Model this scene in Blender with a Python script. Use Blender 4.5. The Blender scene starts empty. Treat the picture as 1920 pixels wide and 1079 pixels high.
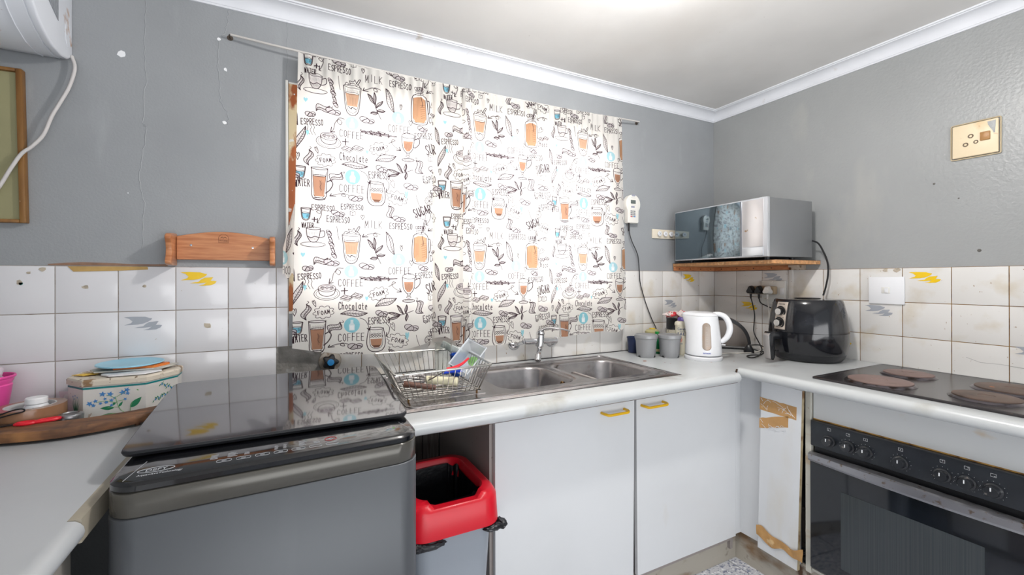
import bpy, bmesh, math, random
import numpy as np
from mathutils import Vector, Matrix

random.seed(7)
sc = bpy.context.scene
COL = sc.collection

# ------------------------------------------------------------------ camera
cam_d = bpy.data.cameras.new('camera')
cam_d.sensor_width = 36.0
cam_d.lens = 799.567 / 1920 * 36.0
cam_d.shift_x = 24.80 / 1920
cam_d.shift_y = -16.75 / 1920
cam_d.clip_start = 0.02
cam_o = bpy.data.objects.new('camera', cam_d)
COL.objects.link(cam_o)
CAM = Vector((-2.3875, -1.8050, 1.2830))
_yaw, _pit, _rol = 0.456403, 0.0009, -0.00218
_F = Vector((math.sin(_yaw) * math.cos(_pit), math.cos(_yaw) * math.cos(_pit), math.sin(_pit)))
_R = _F.cross(Vector((0, 0, 1))).normalized()
_U = _R.cross(_F)
_R2 = _R * math.cos(_rol) + _U * math.sin(_rol)
_U2 = _U * math.cos(_rol) - _R * math.sin(_rol)
cam_o.matrix_world = Matrix((( _R2.x, _U2.x, -_F.x, CAM.x), (_R2.y, _U2.y, -_F.y, CAM.y), (_R2.z, _U2.z, -_F.z, CAM.z), (0, 0, 0, 1)))
sc.camera = cam_o

# ------------------------------------------------------------------ world, lights, exposure
sc.view_settings.view_transform = 'Standard'
sc.view_settings.look = 'None'
sc.view_settings.gamma = 1
sc.view_settings.use_curve_mapping = False
sc.view_settings.exposure = 0.0
w = bpy.data.worlds.new('world')
sc.world = w
w.use_nodes = True
w.node_tree.nodes['Background'].inputs[0].default_value = (0.88, 0.94, 1.0, 1)
w.node_tree.nodes['Background'].inputs[1].default_value = 0.66


def light(name, kind, loc, energy, color=(1, 1, 1), size=0.1, size_y=None, target=None):
    d = bpy.data.lights.new(name, kind)
    d.energy = energy
    d.color = color
    if kind == 'AREA':
        d.size = size
        if size_y:
            d.shape = 'RECTANGLE'
            d.size_y = size_y
    else:
        d.shadow_soft_size = size
    o = bpy.data.objects.new(name, d)
    COL.objects.link(o)
    o.location = loc
    if target is not None:
        o.rotation_euler = (Vector(target) - Vector(loc)).to_track_quat('-Z', 'Y').to_euler()
    return o


# the bulb under the ceiling, daylight outside the window, added fill light behind the camera, aimed up to brighten the ceiling
light('ceiling_bulb', 'POINT', (-1.46, -1.07, 2.2), 42.0, (1.0, 0.975, 0.95), 0.045)
light('window_daylight', 'AREA', (-1.62, 0.75, 1.62), 72.0, (0.97, 0.985, 1.0), 2.2, 1.5, (-1.62, 0, 1.60))
light('rear_fill', 'AREA', (-1.7, -3.3, 0.9), 40.0, (0.975, 0.985, 1.0), 2.6, 1.2, (-1.5, -0.9, 2.1))


# ------------------------------------------------------------------ helpers
def lin(c):
    out = []
    for v in c[:3]:
        v = v / 255.0
        out.append(v / 12.92 if v <= 0.04045 else ((v + 0.055) / 1.055) ** 2.4)
    return (out[0], out[1], out[2], 1.0)


MATS = {}


def mat(name, col, rough=0.5, metal=0.0, spec=0.5, var=None, bump=None, stains=(), grain=None, coat=0.0,
        alpha=1.0, trans=0.0, emit=None, ior=1.45):
    """col: sRGB 0-255. var=(scale, amount). bump=(scale, strength). stains: (col, scale, lo, hi, stretch). grain: (col2, scale vec)"""
    if name in MATS:
        return MATS[name]
    m = bpy.data.materials.new(name)
    m.use_nodes = True
    nt = m.node_tree
    N, Lk = nt.nodes, nt.links
    b = N['Principled BSDF']
    b.inputs['Roughness'].default_value = rough
    b.inputs['Metallic'].default_value = metal
    b.inputs['Specular IOR Level'].default_value = spec
    b.inputs['Coat Weight'].default_value = coat
    b.inputs['Coat Roughness'].default_value = 0.08
    b.inputs['Alpha'].default_value = alpha
    b.inputs['Transmission Weight'].default_value = trans
    b.inputs['IOR'].default_value = ior
    b.inputs['Base Color'].default_value = lin(col)
    if emit:
        b.inputs['Emission Color'].default_value = lin(emit[0])
        b.inputs['Emission Strength'].default_value = emit[1]
    tc = N.new('ShaderNodeTexCoord')

    def noise(scale, stretch=(1, 1, 1), detail=5):
        mp = N.new('ShaderNodeMapping')
        mp.inputs['Scale'].default_value = stretch
        Lk.new(tc.outputs['Object'], mp.inputs[0])
        n = N.new('ShaderNodeTexNoise')
        n.inputs['Scale'].default_value = scale
        n.inputs['Detail'].default_value = detail
        Lk.new(mp.outputs[0], n.inputs['Vector'])
        return n.outputs['Fac']

    cur = None

    def mix(fac, a, c):
        mx = N.new('ShaderNodeMix')
        mx.data_type = 'RGBA'
        if hasattr(fac, 'links'):
            Lk.new(fac, mx.inputs[0])
        else:
            mx.inputs[0].default_value = fac
        if a is None:
            mx.inputs[6].default_value = lin(col)
        else:
            Lk.new(a, mx.inputs[6])
        mx.inputs[7].default_value = c
        return mx.outputs[2]

    def ramp(src, lo, hi):
        r = N.new('ShaderNodeMapRange')
        r.inputs[1].default_value = lo
        r.inputs[2].default_value = hi
        Lk.new(src, r.inputs[0])
        return r.outputs[0]

    if grain:
        c2, st = grain[0], grain[1]
        cur = mix(ramp(noise(grain[2] if len(grain) > 2 else 6, st, 6), 0.35, 0.68), cur, lin(c2))
    if var:
        d = lin([max(0, v * (1 - var[1])) for v in col])
        if grain:
            d = lin([v * (1 - var[1]) for v in grain[0]])
        cur = mix(ramp(noise(var[0]), 0.4, 0.75), cur, d)
    for s in stains:
        st = s[4] if len(s) > 4 else (1, 1, 1)
        cur = mix(ramp(noise(s[1], st, 8), s[2], s[3]), cur, lin(s[0]))
    if cur is not None:
        Lk.new(cur, b.inputs['Base Color'])
    if bump:
        bp = N.new('ShaderNodeBump')
        bp.inputs['Strength'].default_value = bump[1]
        bp.inputs['Distance'].default_value = 0.002
        Lk.new(noise(bump[0], bump[2] if len(bump) > 2 else (1, 1, 1), 3), bp.inputs['Height'])
        Lk.new(bp.outputs[0], b.inputs['Normal'])
    MATS[name] = m
    return m


def catmull(pts, n=8):
    P = [Vector(p) for p in pts]
    if len(P) < 3:
        return P
    P = [P[0] * 2 - P[1]] + P + [P[-1] * 2 - P[-2]]
    out = []
    for i in range(1, len(P) - 2):
        for k in range(n):
            t = k / n
            a, b, c, d = P[i - 1], P[i], P[i + 1], P[i + 2]
            out.append(0.5 * ((2 * b) + (c - a) * t + (2 * a - 5 * b + 4 * c - d) * t * t + (3 * b - a - 3 * c + d) * t ** 3))
    out.append(P[-2])
    return out


class MB:
    def __init__(self):
        self.bm = bmesh.new()
        self.lay = None

    def merge(self, t, mi=0, mat4=None):
        if mat4 is not None:
            bmesh.ops.transform(t, matrix=mat4, verts=t.verts)
        for f in t.faces:
            f.material_index = mi
        me = bpy.data.meshes.new('tmp')
        t.to_mesh(me)
        t.free()
        self.bm.from_mesh(me)
        bpy.data.meshes.remove(me)
        return self

    def box(self, a, b, bev=0.0, mi=0, M=None, seg=2, taper=None):
        t = bmesh.new()
        bmesh.ops.create_cube(t, size=1)
        c = [(a[i] + b[i]) / 2 for i in range(3)]
        s = [abs(b[i] - a[i]) for i in range(3)]
        for v in t.verts:
            v.co = Vector((v.co.x * s[0], v.co.y * s[1], v.co.z * s[2]))
            if taper and v.co.z < 0:
                v.co.x *= taper
                v.co.y *= taper
            v.co += Vector(c)
        if bev > 0:
            bmesh.ops.bevel(t, geom=list(t.edges), offset=min(bev, min(s) * 0.49), segments=seg, affect='EDGES', profile=0.5)
        return self.merge(t, mi, M)

    def poly(self, pts, mi=0, M=None):
        t = bmesh.new()
        t.faces.new([t.verts.new(p) for p in pts])
        return self.merge(t, mi, M)

    def prism(self, loop, vec, mi=0, bev=0.0, M=None, seg=2, cap_bev_only=False):
        """closed loop of 3D points extruded along vec"""
        t = bmesh.new()
        vs = [t.verts.new(p) for p in loop]
        f = t.faces.new(vs)
        r = bmesh.ops.extrude_face_region(t, geom=[f])
        nv = [e for e in r['geom'] if isinstance(e, bmesh.types.BMVert)]
        bmesh.ops.translate(t, vec=Vector(vec), verts=nv)
        if bev > 0:
            vv = Vector(vec).normalized()
            es = [e for e in t.edges if abs((e.verts[0].co - e.verts[1].co).normalized().dot(vv)) < 0.9] if cap_bev_only else list(t.edges)
            bmesh.ops.bevel(t, geom=es, offset=bev, segments=seg, affect='EDGES', profile=0.5)
        bmesh.ops.recalc_face_normals(t, faces=t.faces)
        return self.merge(t, mi, M)

    def lathe(self, prof, c=(0, 0, 0), seg=32, mi=0, M=None, close=False):
        t = bmesh.new()
        rings = []
        for r, z in prof:
            if r < 1e-6:
                rings.append([t.verts.new((c[0], c[1], c[2] + z))])
            else:
                rings.append([t.verts.new((c[0] + r * math.cos(2 * math.pi * k / seg), c[1] + r * math.sin(2 * math.pi * k / seg), c[2] + z)) for k in range(seg)])
        for A, B in zip(rings, rings[1:] + ([rings[0]] if close else [])):
            for k in range(seg):
                k2 = (k + 1) % seg
                if len(A) == 1 and len(B) == 1:
                    continue
                if len(A) == 1:
                    t.faces.new((A[0], B[k2], B[k]))
                elif len(B) == 1:
                    t.faces.new((A[k], A[k2], B[0]))
                else:
                    t.faces.new((A[k], A[k2], B[k2], B[k]))
        bmesh.ops.recalc_face_normals(t, faces=t.faces)
        return self.merge(t, mi, M)

    def tube(self, pts, r, seg=8, mi=0, smooth=0, M=None, r2=None, closed=False):
        P = [Vector(p) for p in pts]
        if smooth:
            P = catmull(P, smooth)
        t = bmesh.new()
        rings = []
        prev = None
        n = len(P)
        for i, p in enumerate(P):
            if closed:
                tan = (P[(i + 1) % n] - P[i - 1]).normalized()
            else:
                tan = (P[min(i + 1, n - 1)] - P[max(i - 1, 0)]).normalized()
            if prev is None:
                up = Vector((0, 0, 1)) if abs(tan.z) < 0.9 else Vector((1, 0, 0))
                nrm = tan.cross(up).normalized()
            else:
                nrm = (prev - tan * prev.dot(tan)).normalized()
            prev = nrm
            bn = tan.cross(nrm)
            rr = r if r2 is None else r + (r2 - r) * i / max(1, n - 1)
            rings.append([t.verts.new(p + (nrm * math.cos(2 * math.pi * k / seg) + bn * math.sin(2 * math.pi * k / seg)) * rr) for k in range(seg)])
        pairs = list(zip(rings, rings[1:]))
        if closed:
            pairs.append((rings[-1], rings[0]))
        for A, B in pairs:
            for k in range(seg):
                t.faces.new((A[k], A[(k + 1) % seg], B[(k + 1) % seg], B[k]))
        if not closed:
            t.faces.new(rings[0][::-1])
            t.faces.new(rings[-1])
        bmesh.ops.recalc_face_normals(t, faces=t.faces)
        return self.merge(t, mi, M)

    def cyl(self, p0, p1, r0, r1=None, seg=24, mi=0, bev=0.0):
        r1 = r0 if r1 is None else r1
        p0, p1 = Vector(p0), Vector(p1)
        h = (p1 - p0).length
        q = (p1 - p0).to_track_quat('Z', 'Y').to_matrix().to_4x4()
        if bev > 0:
            prof = [(0, 0), (r0 - bev, 0), (r0, bev), (r1, h - bev), (r1 - bev, h), (0, h)]
        else:
            prof = [(0, 0), (r0, 0), (r1, h), (0, h)]
        return self.lathe(prof, (0, 0, 0), seg, mi, Matrix.Translation(p0) @ q)

    def text(self, s, size, M, mi=0, extrude=0.0002, align='CENTER', sx=1.0):
        cu = bpy.data.curves.new('t', 'FONT')
        cu.body = s
        cu.size = size
        cu.align_x = align
        cu.align_y = 'CENTER'
        cu.extrude = extrude
        cu.resolution_u = 3
        o = bpy.data.objects.new('t', cu)
        COL.objects.link(o)
        dg = bpy.context.evaluated_depsgraph_get()
        me = bpy.data.meshes.new_from_object(o.evaluated_get(dg))
        t = bmesh.new()
        t.from_mesh(me)
        bpy.data.meshes.remove(me)
        bpy.data.objects.remove(o)
        bpy.data.curves.remove(cu)
        return self.merge(t, mi, M @ Matrix.Diagonal((sx, 1, 1, 1)))

    def build(self, name, mats, parent=None, angle=38, weld=False):
        if weld:
            bmesh.ops.remove_doubles(self.bm, verts=self.bm.verts, dist=1e-5)
        me = bpy.data.meshes.new(name)
        self.bm.to_mesh(me)
        self.bm.free()
        if not isinstance(mats, (list, tuple)):
            mats = [mats]
        for m in mats:
            me.materials.append(m)
        me.polygons.foreach_set('use_smooth', [True] * len(me.polygons))
        me.set_sharp_from_angle(angle=math.radians(angle))
        o = bpy.data.objects.new(name, me)
        COL.objects.link(o)
        if parent is not None:
            o.parent = parent
            pm = Matrix.Translation(-parent.location) if parent.get('_e') else Matrix.Identity(4)
            o.matrix_parent_inverse = pm
        return o


def thing(name, label, cat, loc, group=None):
    o = bpy.data.objects.new(name, None)
    o.empty_display_size = 0.05
    COL.objects.link(o)
    o.location = loc
    o['_e'] = 1
    tag(o, label, cat, group)
    return o


def tag(o, label, cat, group=None):
    o['label'] = label
    o['category'] = cat
    if group:
        o['group'] = group
    return o


def struct(o):
    o['kind'] = 'structure'
    return o


def frame(origin, xax, yax):
    """matrix with local x, y axes given (z = x cross y)"""
    x = Vector(xax).normalized()
    y = Vector(yax).normalized()
    z = x.cross(y)
    o = Vector(origin)
    return Matrix(((x.x, y.x, z.x, o.x), (x.y, y.y, z.y, o.y), (x.z, y.z, z.z, o.z), (0, 0, 0, 1)))


def rrect(cx, cy, w, h, r, n=5, z=0.0):
    """rounded rectangle loop in the xy plane"""
    out = []
    for (sx, sy, a0) in ((1, -1, -90), (1, 1, 0), (-1, 1, 90), (-1, -1, 180)):
        for k in range(n + 1):
            a = math.radians(a0 + 90 * k / n)
            out.append(Vector((cx + sx * (w / 2 - r) + r * math.cos(a), cy + sy * (h / 2 - r) + r * math.sin(a), z)))
    return out


def loft(mb, loops, mi=0, cap0=True, cap1=True, M=None):
    t = bmesh.new()
    L = [[t.verts.new(p) for p in lp] for lp in loops]
    n = len(L[0])
    for A, B in zip(L, L[1:]):
        for k in range(n):
            t.faces.new((A[k], A[(k + 1) % n], B[(k + 1) % n], B[k]))
    if cap0:
        t.faces.new(L[0][::-1])
    if cap1:
        t.faces.new(L[-1])
    bmesh.ops.recalc_face_normals(t, faces=t.faces)
    return mb.merge(t, mi, M)


def flatgrid(mb, fn, nu, nv, mi=0):
    t = bmesh.new()
    V = [[t.verts.new(fn(i / nu, j / nv)) for j in range(nv + 1)] for i in range(nu + 1)]
    for i in range(nu):
        for j in range(nv):
            t.faces.new((V[i][j], V[i + 1][j], V[i + 1][j + 1], V[i][j + 1]))
    return mb.merge(t, mi)


ZB = 0.887   # back and left worktop
ZR = 0.900   # hob worktop
ZT = 1.327   # top of the tiles
ZC = 2.313   # ceiling

# ------------------------------------------------------------------ shared materials
m_wallL = mat('wall_paint_grey', (153, 156, 159), 0.42, var=(3.0, 0.05), bump=(140, 0.35), stains=(((162, 165, 168), 5.0, 0.60, 0.78, (2.5, 1, 0.6)),), spec=0.4)
m_wallR = mat('wall_paint_grey_right', (158, 160, 160), 0.34, var=(2.0, 0.05), bump=(90, 0.6), stains=(((128, 118, 100), 90.0, 0.74, 0.78), ((178, 176, 170), 2.5, 0.60, 0.8, (1, 1, 0.4))), spec=0.45)
m_ceil = mat('ceiling_paint', (232, 230, 227), 0.75, var=(1.5, 0.07), stains=(((196, 190, 184), 60.0, 0.74, 0.78), ((214, 210, 205), 1.6, 0.55, 0.8)), spec=0.2)
m_corn = mat('cornice_paint', (226, 228, 233), 0.5, var=(6.0, 0.04), stains=(((196, 190, 184), 14, 0.66, 0.76),), spec=0.3)
m_white = mat('white_paint', (232, 233, 235), 0.35)
m_flake = mat('bare_plaster_flake', (240, 241, 243), 0.7)
m_tile = mat('tile_glaze_white', (222, 221, 224), 0.12, spec=0.5, var=(2.5, 0.02), stains=(((176, 160, 138), 70, 0.75, 0.79),))
m_tileR = mat('tile_glaze_specked', (222, 220, 217), 0.16, spec=0.5, stains=(((206, 196, 178), 7, 0.55, 0.75), ((150, 120, 84), 85, 0.71, 0.75)))
m_groutL = mat('grout_grey', (168, 158, 148), 0.85, stains=(((120, 96, 76), 20, 0.55, 0.7),))
m_groutR = mat('grout_brown', (150, 116, 66), 0.85, stains=(((104, 70, 34), 25, 0.45, 0.65),))
m_cement = mat('bare_cement', (140, 137, 132), 0.95, var=(18, 0.25), bump=(120, 1.0), stains=(((176, 176, 174), 14, 0.55, 0.66),))
m_yel = mat('bird_print_yellow', (238, 198, 36), 0.2)
m_grey = mat('bird_print_grey', (164, 168, 176), 0.2)
m_lam = mat('worktop_laminate', (196, 199, 200), 0.26, var=(4, 0.05), stains=(((166, 164, 156), 5, 0.60, 0.75), ((122, 84, 56), 60, 0.745, 0.765)), spec=0.5)
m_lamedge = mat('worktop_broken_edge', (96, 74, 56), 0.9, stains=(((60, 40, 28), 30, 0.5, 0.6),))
m_cab = mat('cabinet_white', (221, 223, 225), 0.32, var=(2.5, 0.03), stains=(((206, 199, 184), 4, 0.62, 0.82, (1, 1, 0.35)), ((140, 110, 76), 110, 0.775, 0.80)), spec=0.45)
m_cabin = mat('cabinet_inside_grey', (158, 150, 146), 0.6, stains=(((110, 98, 90), 60, 0.68, 0.72),))
m_kick = mat('kickboard_dirty', (178, 172, 160), 0.6, stains=(((130, 104, 76), 6, 0.50, 0.68, (1, 1, 2)), ((84, 60, 40), 14, 0.62, 0.72)))
m_tape = mat('brown_packing_tape', (190, 146, 92), 0.25, var=(20, 0.12), bump=(40, 0.6), stains=(((214, 180, 132), 30, 0.62, 0.7),))
m_steel = mat('stainless_steel', (176, 172, 172), 0.26, 1.0, var=(30, 0.1), stains=(((120, 104, 92), 14, 0.62, 0.8),))
m_chrome = mat('chrome', (214, 214, 216), 0.09, 1.0)
m_wire = mat('rack_wire', (192, 190, 184), 0.24, 1.0, stains=(((120, 90, 60), 40, 0.62, 0.7),))
m_blackp = mat('black_plastic', (26, 27, 30), 0.35)
m_cord = mat('black_cord', (28, 28, 30), 0.45)
m_wcord = mat('white_cord', (206, 202, 196), 0.5)
m_wplast = mat('white_plastic', (236, 237, 240), 0.25, stains=(((206, 190, 160), 9, 0.68, 0.8),))
m_ink = mat('print_ink_dark', (52, 44, 46), 0.6)
m_prw = mat('print_white', (226, 228, 230), 0.4)

# ================================================================== SETTING
# ---- floor
fl = MB()
fl.box((-3.6, -4.0, -0.06), (0.2, 0.2, -0.012), 0)
m_floor = mat('floor_tile_speckled', (206, 208, 214), 0.22, stains=(((132, 138, 160), 70, 0.52, 0.60), ((236, 238, 242), 50, 0.56, 0.62), ((104, 108, 132), 120, 0.62, 0.66), ((160, 140, 118), 3, 0.66, 0.8)))
m_fgrout = mat('floor_grout_dark', (62, 50, 42), 0.9)
ft = 0.302
x0 = -0.592
y0 = -0.652
for i in range(-11, 4):
    for j in range(-12, 4):
        ax, ay = x0 + i * ft, y0 + j * ft
        bx, by = min(ax + ft - 0.006, 0.19), min(ay + ft - 0.006, 0.19)
        if ax > 0.15 or ay > 0.15 or bx < -3.6:
            continue
        fl.box((max(ax, -3.6), ay, -0.02), (bx, by, 0.0), 0.0015, 1, seg=1)
o = struct(fl.build('floor', [m_fgrout, m_floor]))

# ---- ceiling + cornices
c = MB()
c.box((-3.6, -4.0, ZC), (0.2, 0.2, ZC + 0.05))
struct(c.build('ceiling', m_ceil))


def cornice(name, a, b, inward):
    """cove profile from the wall (z 2.256) out to the ceiling"""
    pr = [(0.0, 2.256), (0.006, 2.256), (0.008, 2.262)]
    for k in range(7):
        t = k / 6 * math.pi / 2
        pr.append((0.010 + 0.044 * (1 - math.cos(t)), 2.263 + 0.040 * math.sin(t)))
    pr += [(0.056, 2.306), (0.062, 2.307), (0.062, ZC), (0.0, ZC)]
    mb = MB()
    a, b, inn = Vector(a), Vector(b), Vector(inward)
    d = (b - a).normalized()
    L0 = [a + inn * r + Vector((0, 0, z)) for r, z in pr]
    L1 = [b + inn * r + Vector((0, 0, z)) for r, z in pr]
    loft(mb, [L0, L1])
    return struct(mb.build(name, m_corn))


cornice('trim_1', (-3.45, 0, 0), (-0.001, 0, 0), (0, -1, 0))
cornice('trim_2', (0, -0.001, 0), (0, -4.0, 0), (-1, 0, 0))

# ---- back wall with the window opening
WX0, WX1, WZ0, WZ1 = -2.390, -0.855, 1.155, 2.035
wb = MB()
wb.box((-3.6, 0.0, -0.05), (WX0, 0.2, ZC + 0.04))
wb.box((WX1, 0.0, -0.05), (0.15, 0.2, ZC + 0.04))
wb.box((WX0, 0.0, -0.05), (WX1, 0.2, WZ0))
wb.box((WX0, 0.0, WZ1), (WX1, 0.2, ZC + 0.04))


def crack(mb, pts, r, ax):
    P = []
    for k in range(len(pts) - 1):
        for t in range(6):
            f = t / 6
            x = pts[k][0] + (pts[k + 1][0] - pts[k][0]) * f + random.uniform(-1, 1) * 0.004
            z = pts[k][1] + (pts[k + 1][1] - pts[k][1]) * f
            P.append((x, 0.0005, z) if ax == 'y' else (0.0005, x, z))
    P.append((pts[-1][0], 0.0005, pts[-1][1]) if ax == 'y' else (0.0005, pts[-1][0], pts[-1][1]))
    mb.tube(P, r, 6)


crack(wb, [(-2.816, 2.25), (-2.821, 2.079), (-2.817, 1.972), (-2.829, 1.809), (-2.814, 1.79), (-2.831, 1.684), (-2.835, 1.603), (-2.824, 1.542), (-2.831, 1.381)], 0.0017, 'y')
crack(wb, [(-2.583, 2.256), (-2.586, 2.20), (-2.597, 2.165), (-2.616, 2.14), (-2.613, 1.996), (-2.606, 1.92), (-2.584, 1.88), (-2.584, 1.84)], 0.0017, 'y')
crack(wb, [(-2.396, 2.256), (-2.394, 2.15), (-2.393, 2.04)], 0.0015, 'y')
for (fx, fz, s) in ((-2.881, 2.027, 0.013), (-2.613, 2.141, 0.007), (-2.592, 2.037, 0.007), (-2.595, 1.846, 0.008), (-2.866, 1.57, 0.002), (-2.37, 1.99, 0.003)):
    pts = [(fx + s * math.cos(a) * random.uniform(0.6, 1.1), -0.0012, fz + s * math.sin(a) * random.uniform(0.7, 1.1)) for a in [k * 2 * math.pi / 7 for k in range(7)]]
    wb.prism(pts, (0, 0.0012, 0), 1)
# brown peeled edge above the left tiles and chips near the cornice
pk = [(-3.06, 1.333), (-3.02, 1.337), (-2.98, 1.3395), (-2.90, 1.3375), (-2.86, 1.335), (-2.80, 1.3345), (-2.76, 1.336), (-2.76, 1.329), (-3.06, 1.329)]
wb.prism([(x, -0.001, z) for x, z in pk], (0, 0.001, 0), 2)
WALL_BACK = struct(wb.build('wall_back', [m_wallL, m_flake, mat('peeled_paint_brown', (150, 118, 98), 0.8, var=(30, 0.2))]))

wr = MB()
wr.box((0.0, -4.0, -0.05), (0.15, -0.0002, ZC + 0.04))
for (y, z, s) in ((-1.018, 1.672, 0.004), (-1.146, 1.389, 0.006), (-1.09, 1.60, 0.003)):
    wr.lathe([(s, 0), (s * 0.8, s * 0.5), (0, s * 0.7)], (0, 0, 0), 10, 1, frame((0, y, z), (0, 0, 1), (0, 1, 0)))
WALL_RIGHT = struct(wr.build('wall_right', [m_wallR, mat('wall_nail_head', (92, 88, 84), 0.5)]))
wl = MB()
wl.box((-3.6, -4.0, -0.05), (-3.45, 0.0, ZC + 0.04))
struct(wl.build('wall_left', m_wallL))

# ---- tiling
PX, PZ = 0.1525, 0.1487


def tile(mb, kind, a0, a1, z0, z1, mi, seed=None):
    """one glazed tile: frustum on the wall plane. kind 'y': back wall (a = x); 'x': right wall (a = y)"""
    g, th, bv = 0.0014, 0.0075, 0.0016
    j = random.uniform(-0.0005, 0.0005)
    a0, a1, z0, z1 = a0 + g, a1 - g, z0 + g, z1 - g
    t = bmesh.new()

    def P(a, z, d):
        return (a, -d, z) if kind == 'y' else (-d, a, z)
    A = [(a0, z0), (a1, z0), (a1, z1), (a0, z1)]
    B = [(a0 + bv, z0 + bv), (a1 - bv, z0 + bv), (a1 - bv, z1 - bv), (a0 + bv, z1 - bv)]
    va = [t.verts.new(P(a, z, 0.003)) for a, z in A]
    vb = [t.verts.new(P(a, z, th - 0.0006 + j)) for a, z in A]
    vc = [t.verts.new(P(a, z, th + j)) for a, z in B]
    for k in range(4):
        t.faces.new((va[k], va[(k + 1) % 4], vb[(k + 1) % 4], vb[k]))
        t.faces.new((vb[k], vb[(k + 1) % 4], vc[(k + 1) % 4], vc[k]))
    t.faces.new(vc)
    bmesh.ops.recalc_face_normals(t, faces=t.faces)
    mb.merge(t, mi)


SW = [
    [(-83, 36), (-41, 38), (9, 36), (29, 28), (40, 27), (36, 18), (22, 8), (0, -2), (-22, -6), (-44, -7), (-82, -8), (-52, 3), (-46, 12), (-60, 27)],
    [(-40, -25), (0, -26), (34, -22), (57, -12), (66, 4), (70, 6), (64, 9), (46, 7), (28, 6), (12, -4), (0, -17), (-22, -20)],
    [(0, -38), (26, -39), (58, -37), (78, -27), (85, -14), (72, -12), (58, -12), (40, -19), (24, -32)],
]


def birds(mb, kind, a, z, size, mi, flip=1):
    """three swallows in a diagonal, printed on the tile"""
    for sh in SW:
        pts = [(a + flip * size * u / 167, z + size * v / 167) for u, v in sh]
        mb.poly([(aa, -0.0084, zz) if kind == 'y' else (-0.0084, aa, zz) for aa, zz in pts], mi)


def chip(mb, kind, a, z, r, mi, n=8):
    pts = []
    for k in range(n):
        t = 2 * math.pi * k / n
        rr = r * random.uniform(0.6, 1.15)
        pts.append((a + rr * math.cos(t), -0.0085, z + rr * 0.8 * math.sin(t)) if kind == 'y' else (-0.0085, a + rr * math.cos(t), z + rr * 0.8 * math.sin(t)))
    mb.poly(pts, mi)


m_glue = mat('old_glue_mark', (190, 178, 160), 0.8, var=(60, 0.3))
m_stick = mat('sticker_scrap', (40, 120, 110), 0.4)
# left of the window
tl = MB()
tl.box((-3.45, -0.0045, 0.80), (-2.391, 0.0, ZT))
L0 = -3.0417
xs = [-3.45] + [L0 - PX * k for k in (2, 1)] + [L0 + PX * k for k in range(0, 5)] + [-2.392]
for a, b in zip(xs, xs[1:]):
    for r in range(4):
        if b - a < 0.01:
            continue
        if a > -2.44 and r >= 2:
            continue
        tile(tl, 'y', a, b, ZT - (r + 1) * PZ, ZT - r * PZ, 1)
birds(tl, 'y', -2.672, 1.286, 0.104, 2)
birds(tl, 'y', -2.825, 1.138, 0.100, 3)
for a, z, r in ((-3.12, 1.276, 0.009), (-2.97, 1.261, 0.009), (-2.822, 1.261, 0.007), (-2.646, 1.122, 0.013), (-3.07, 1.315, 0.010), (-3.10, 1.305, 0.006)):
    chip(tl, 'y', a, z, r, 4)
chip(tl, 'y', -3.118, 1.272, 0.006, 5)
tl.box((-2.434, -0.0055, 0.80), (-2.277, 0.0, 1.0295), 0, 6)
tl.prism([(-3.012, -0.009, 1.3255), (-2.998, -0.0095, 1.309), (-2.88, -0.0095, 1.313), (-2.812, -0.0095, 1.317), (-2.812, -0.009, 1.3235), (-2.815, -0.009, 1.327)], (0, 0.004, 0), 7)
tl.build('tiling', [m_groutL, m_tile, m_yel, m_grey, m_glue, m_stick, m_cement, mat('old_tape_strip', (196, 160, 96), 0.5, var=(20, 0.15))], WALL_BACK)
# under and right of the window
tb = MB()
tb.box((-2.277, -0.0045, 0.80), (0.0, 0.0, WZ0 - 0.004))
tb.box((-0.80, -0.0045, WZ0 - 0.004), (0.0, 0.0, ZT))
b0 = 0.1429
xs = [0.0] + [-(b0 + PX * k) for k in range(14)] + [-2.277]
for b, a in zip(xs, xs[1:]):
    if b - a < 0.01:
        continue
    for r in range(4):
        z1 = ZT - r * PZ
        z0 = z1 - PZ
        if r == 0 and a < -0.80:
            if b > -0.79:
                tile(tb, 'y', -0.80, b, z0, z1, 1)
            continue
        if r == 1 and a < -0.80:
            z1 = WZ0 - 0.005
        tile(tb, 'y', a, b, z0, z1, 1)
birds(tb, 'y', -0.235, 1.286, 0.100, 2)
birds(tb, 'y', -0.387, 1.136, 0.100, 3)
tb.build('tiling', [mat('grout_yellowed', (146, 116, 74), 0.85, stains=(((96, 66, 40), 18, 0.5, 0.62),)), m_tileR, m_yel, m_grey], WALL_BACK)
# right wall
tr = MB()
tr.box((-0.0045, -2.2, 0.80), (0.0, -0.0046, ZT))
w0 = 0.1557
ys = [-0.009] + [-(w0 + PX * k) for k in range(13)] + [-2.2]
for k, (b, a) in enumerate(zip(ys, ys[1:])):
    for r in range(4):
        z1 = ZT - r * PZ
        tile(tr, 'x', a, b, z1 - PZ, z1, 1)
birds(tr, 'x', -0.231, 1.125, 0.100, 2, -1)
birds(tr, 'x', -0.368, 1.290, 0.100, 3, -1)
birds(tr, 'x', -0.990, 1.286, 0.100, 2, -1)
birds(tr, 'x', -0.835, 1.138, 0.100, 3, -1)
birds(tr, 'x', -0.682, 0.985, 0.100, 2, -1)
birds(tr, 'x', -1.285, 1.010, 0.100, 3, -1)
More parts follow.
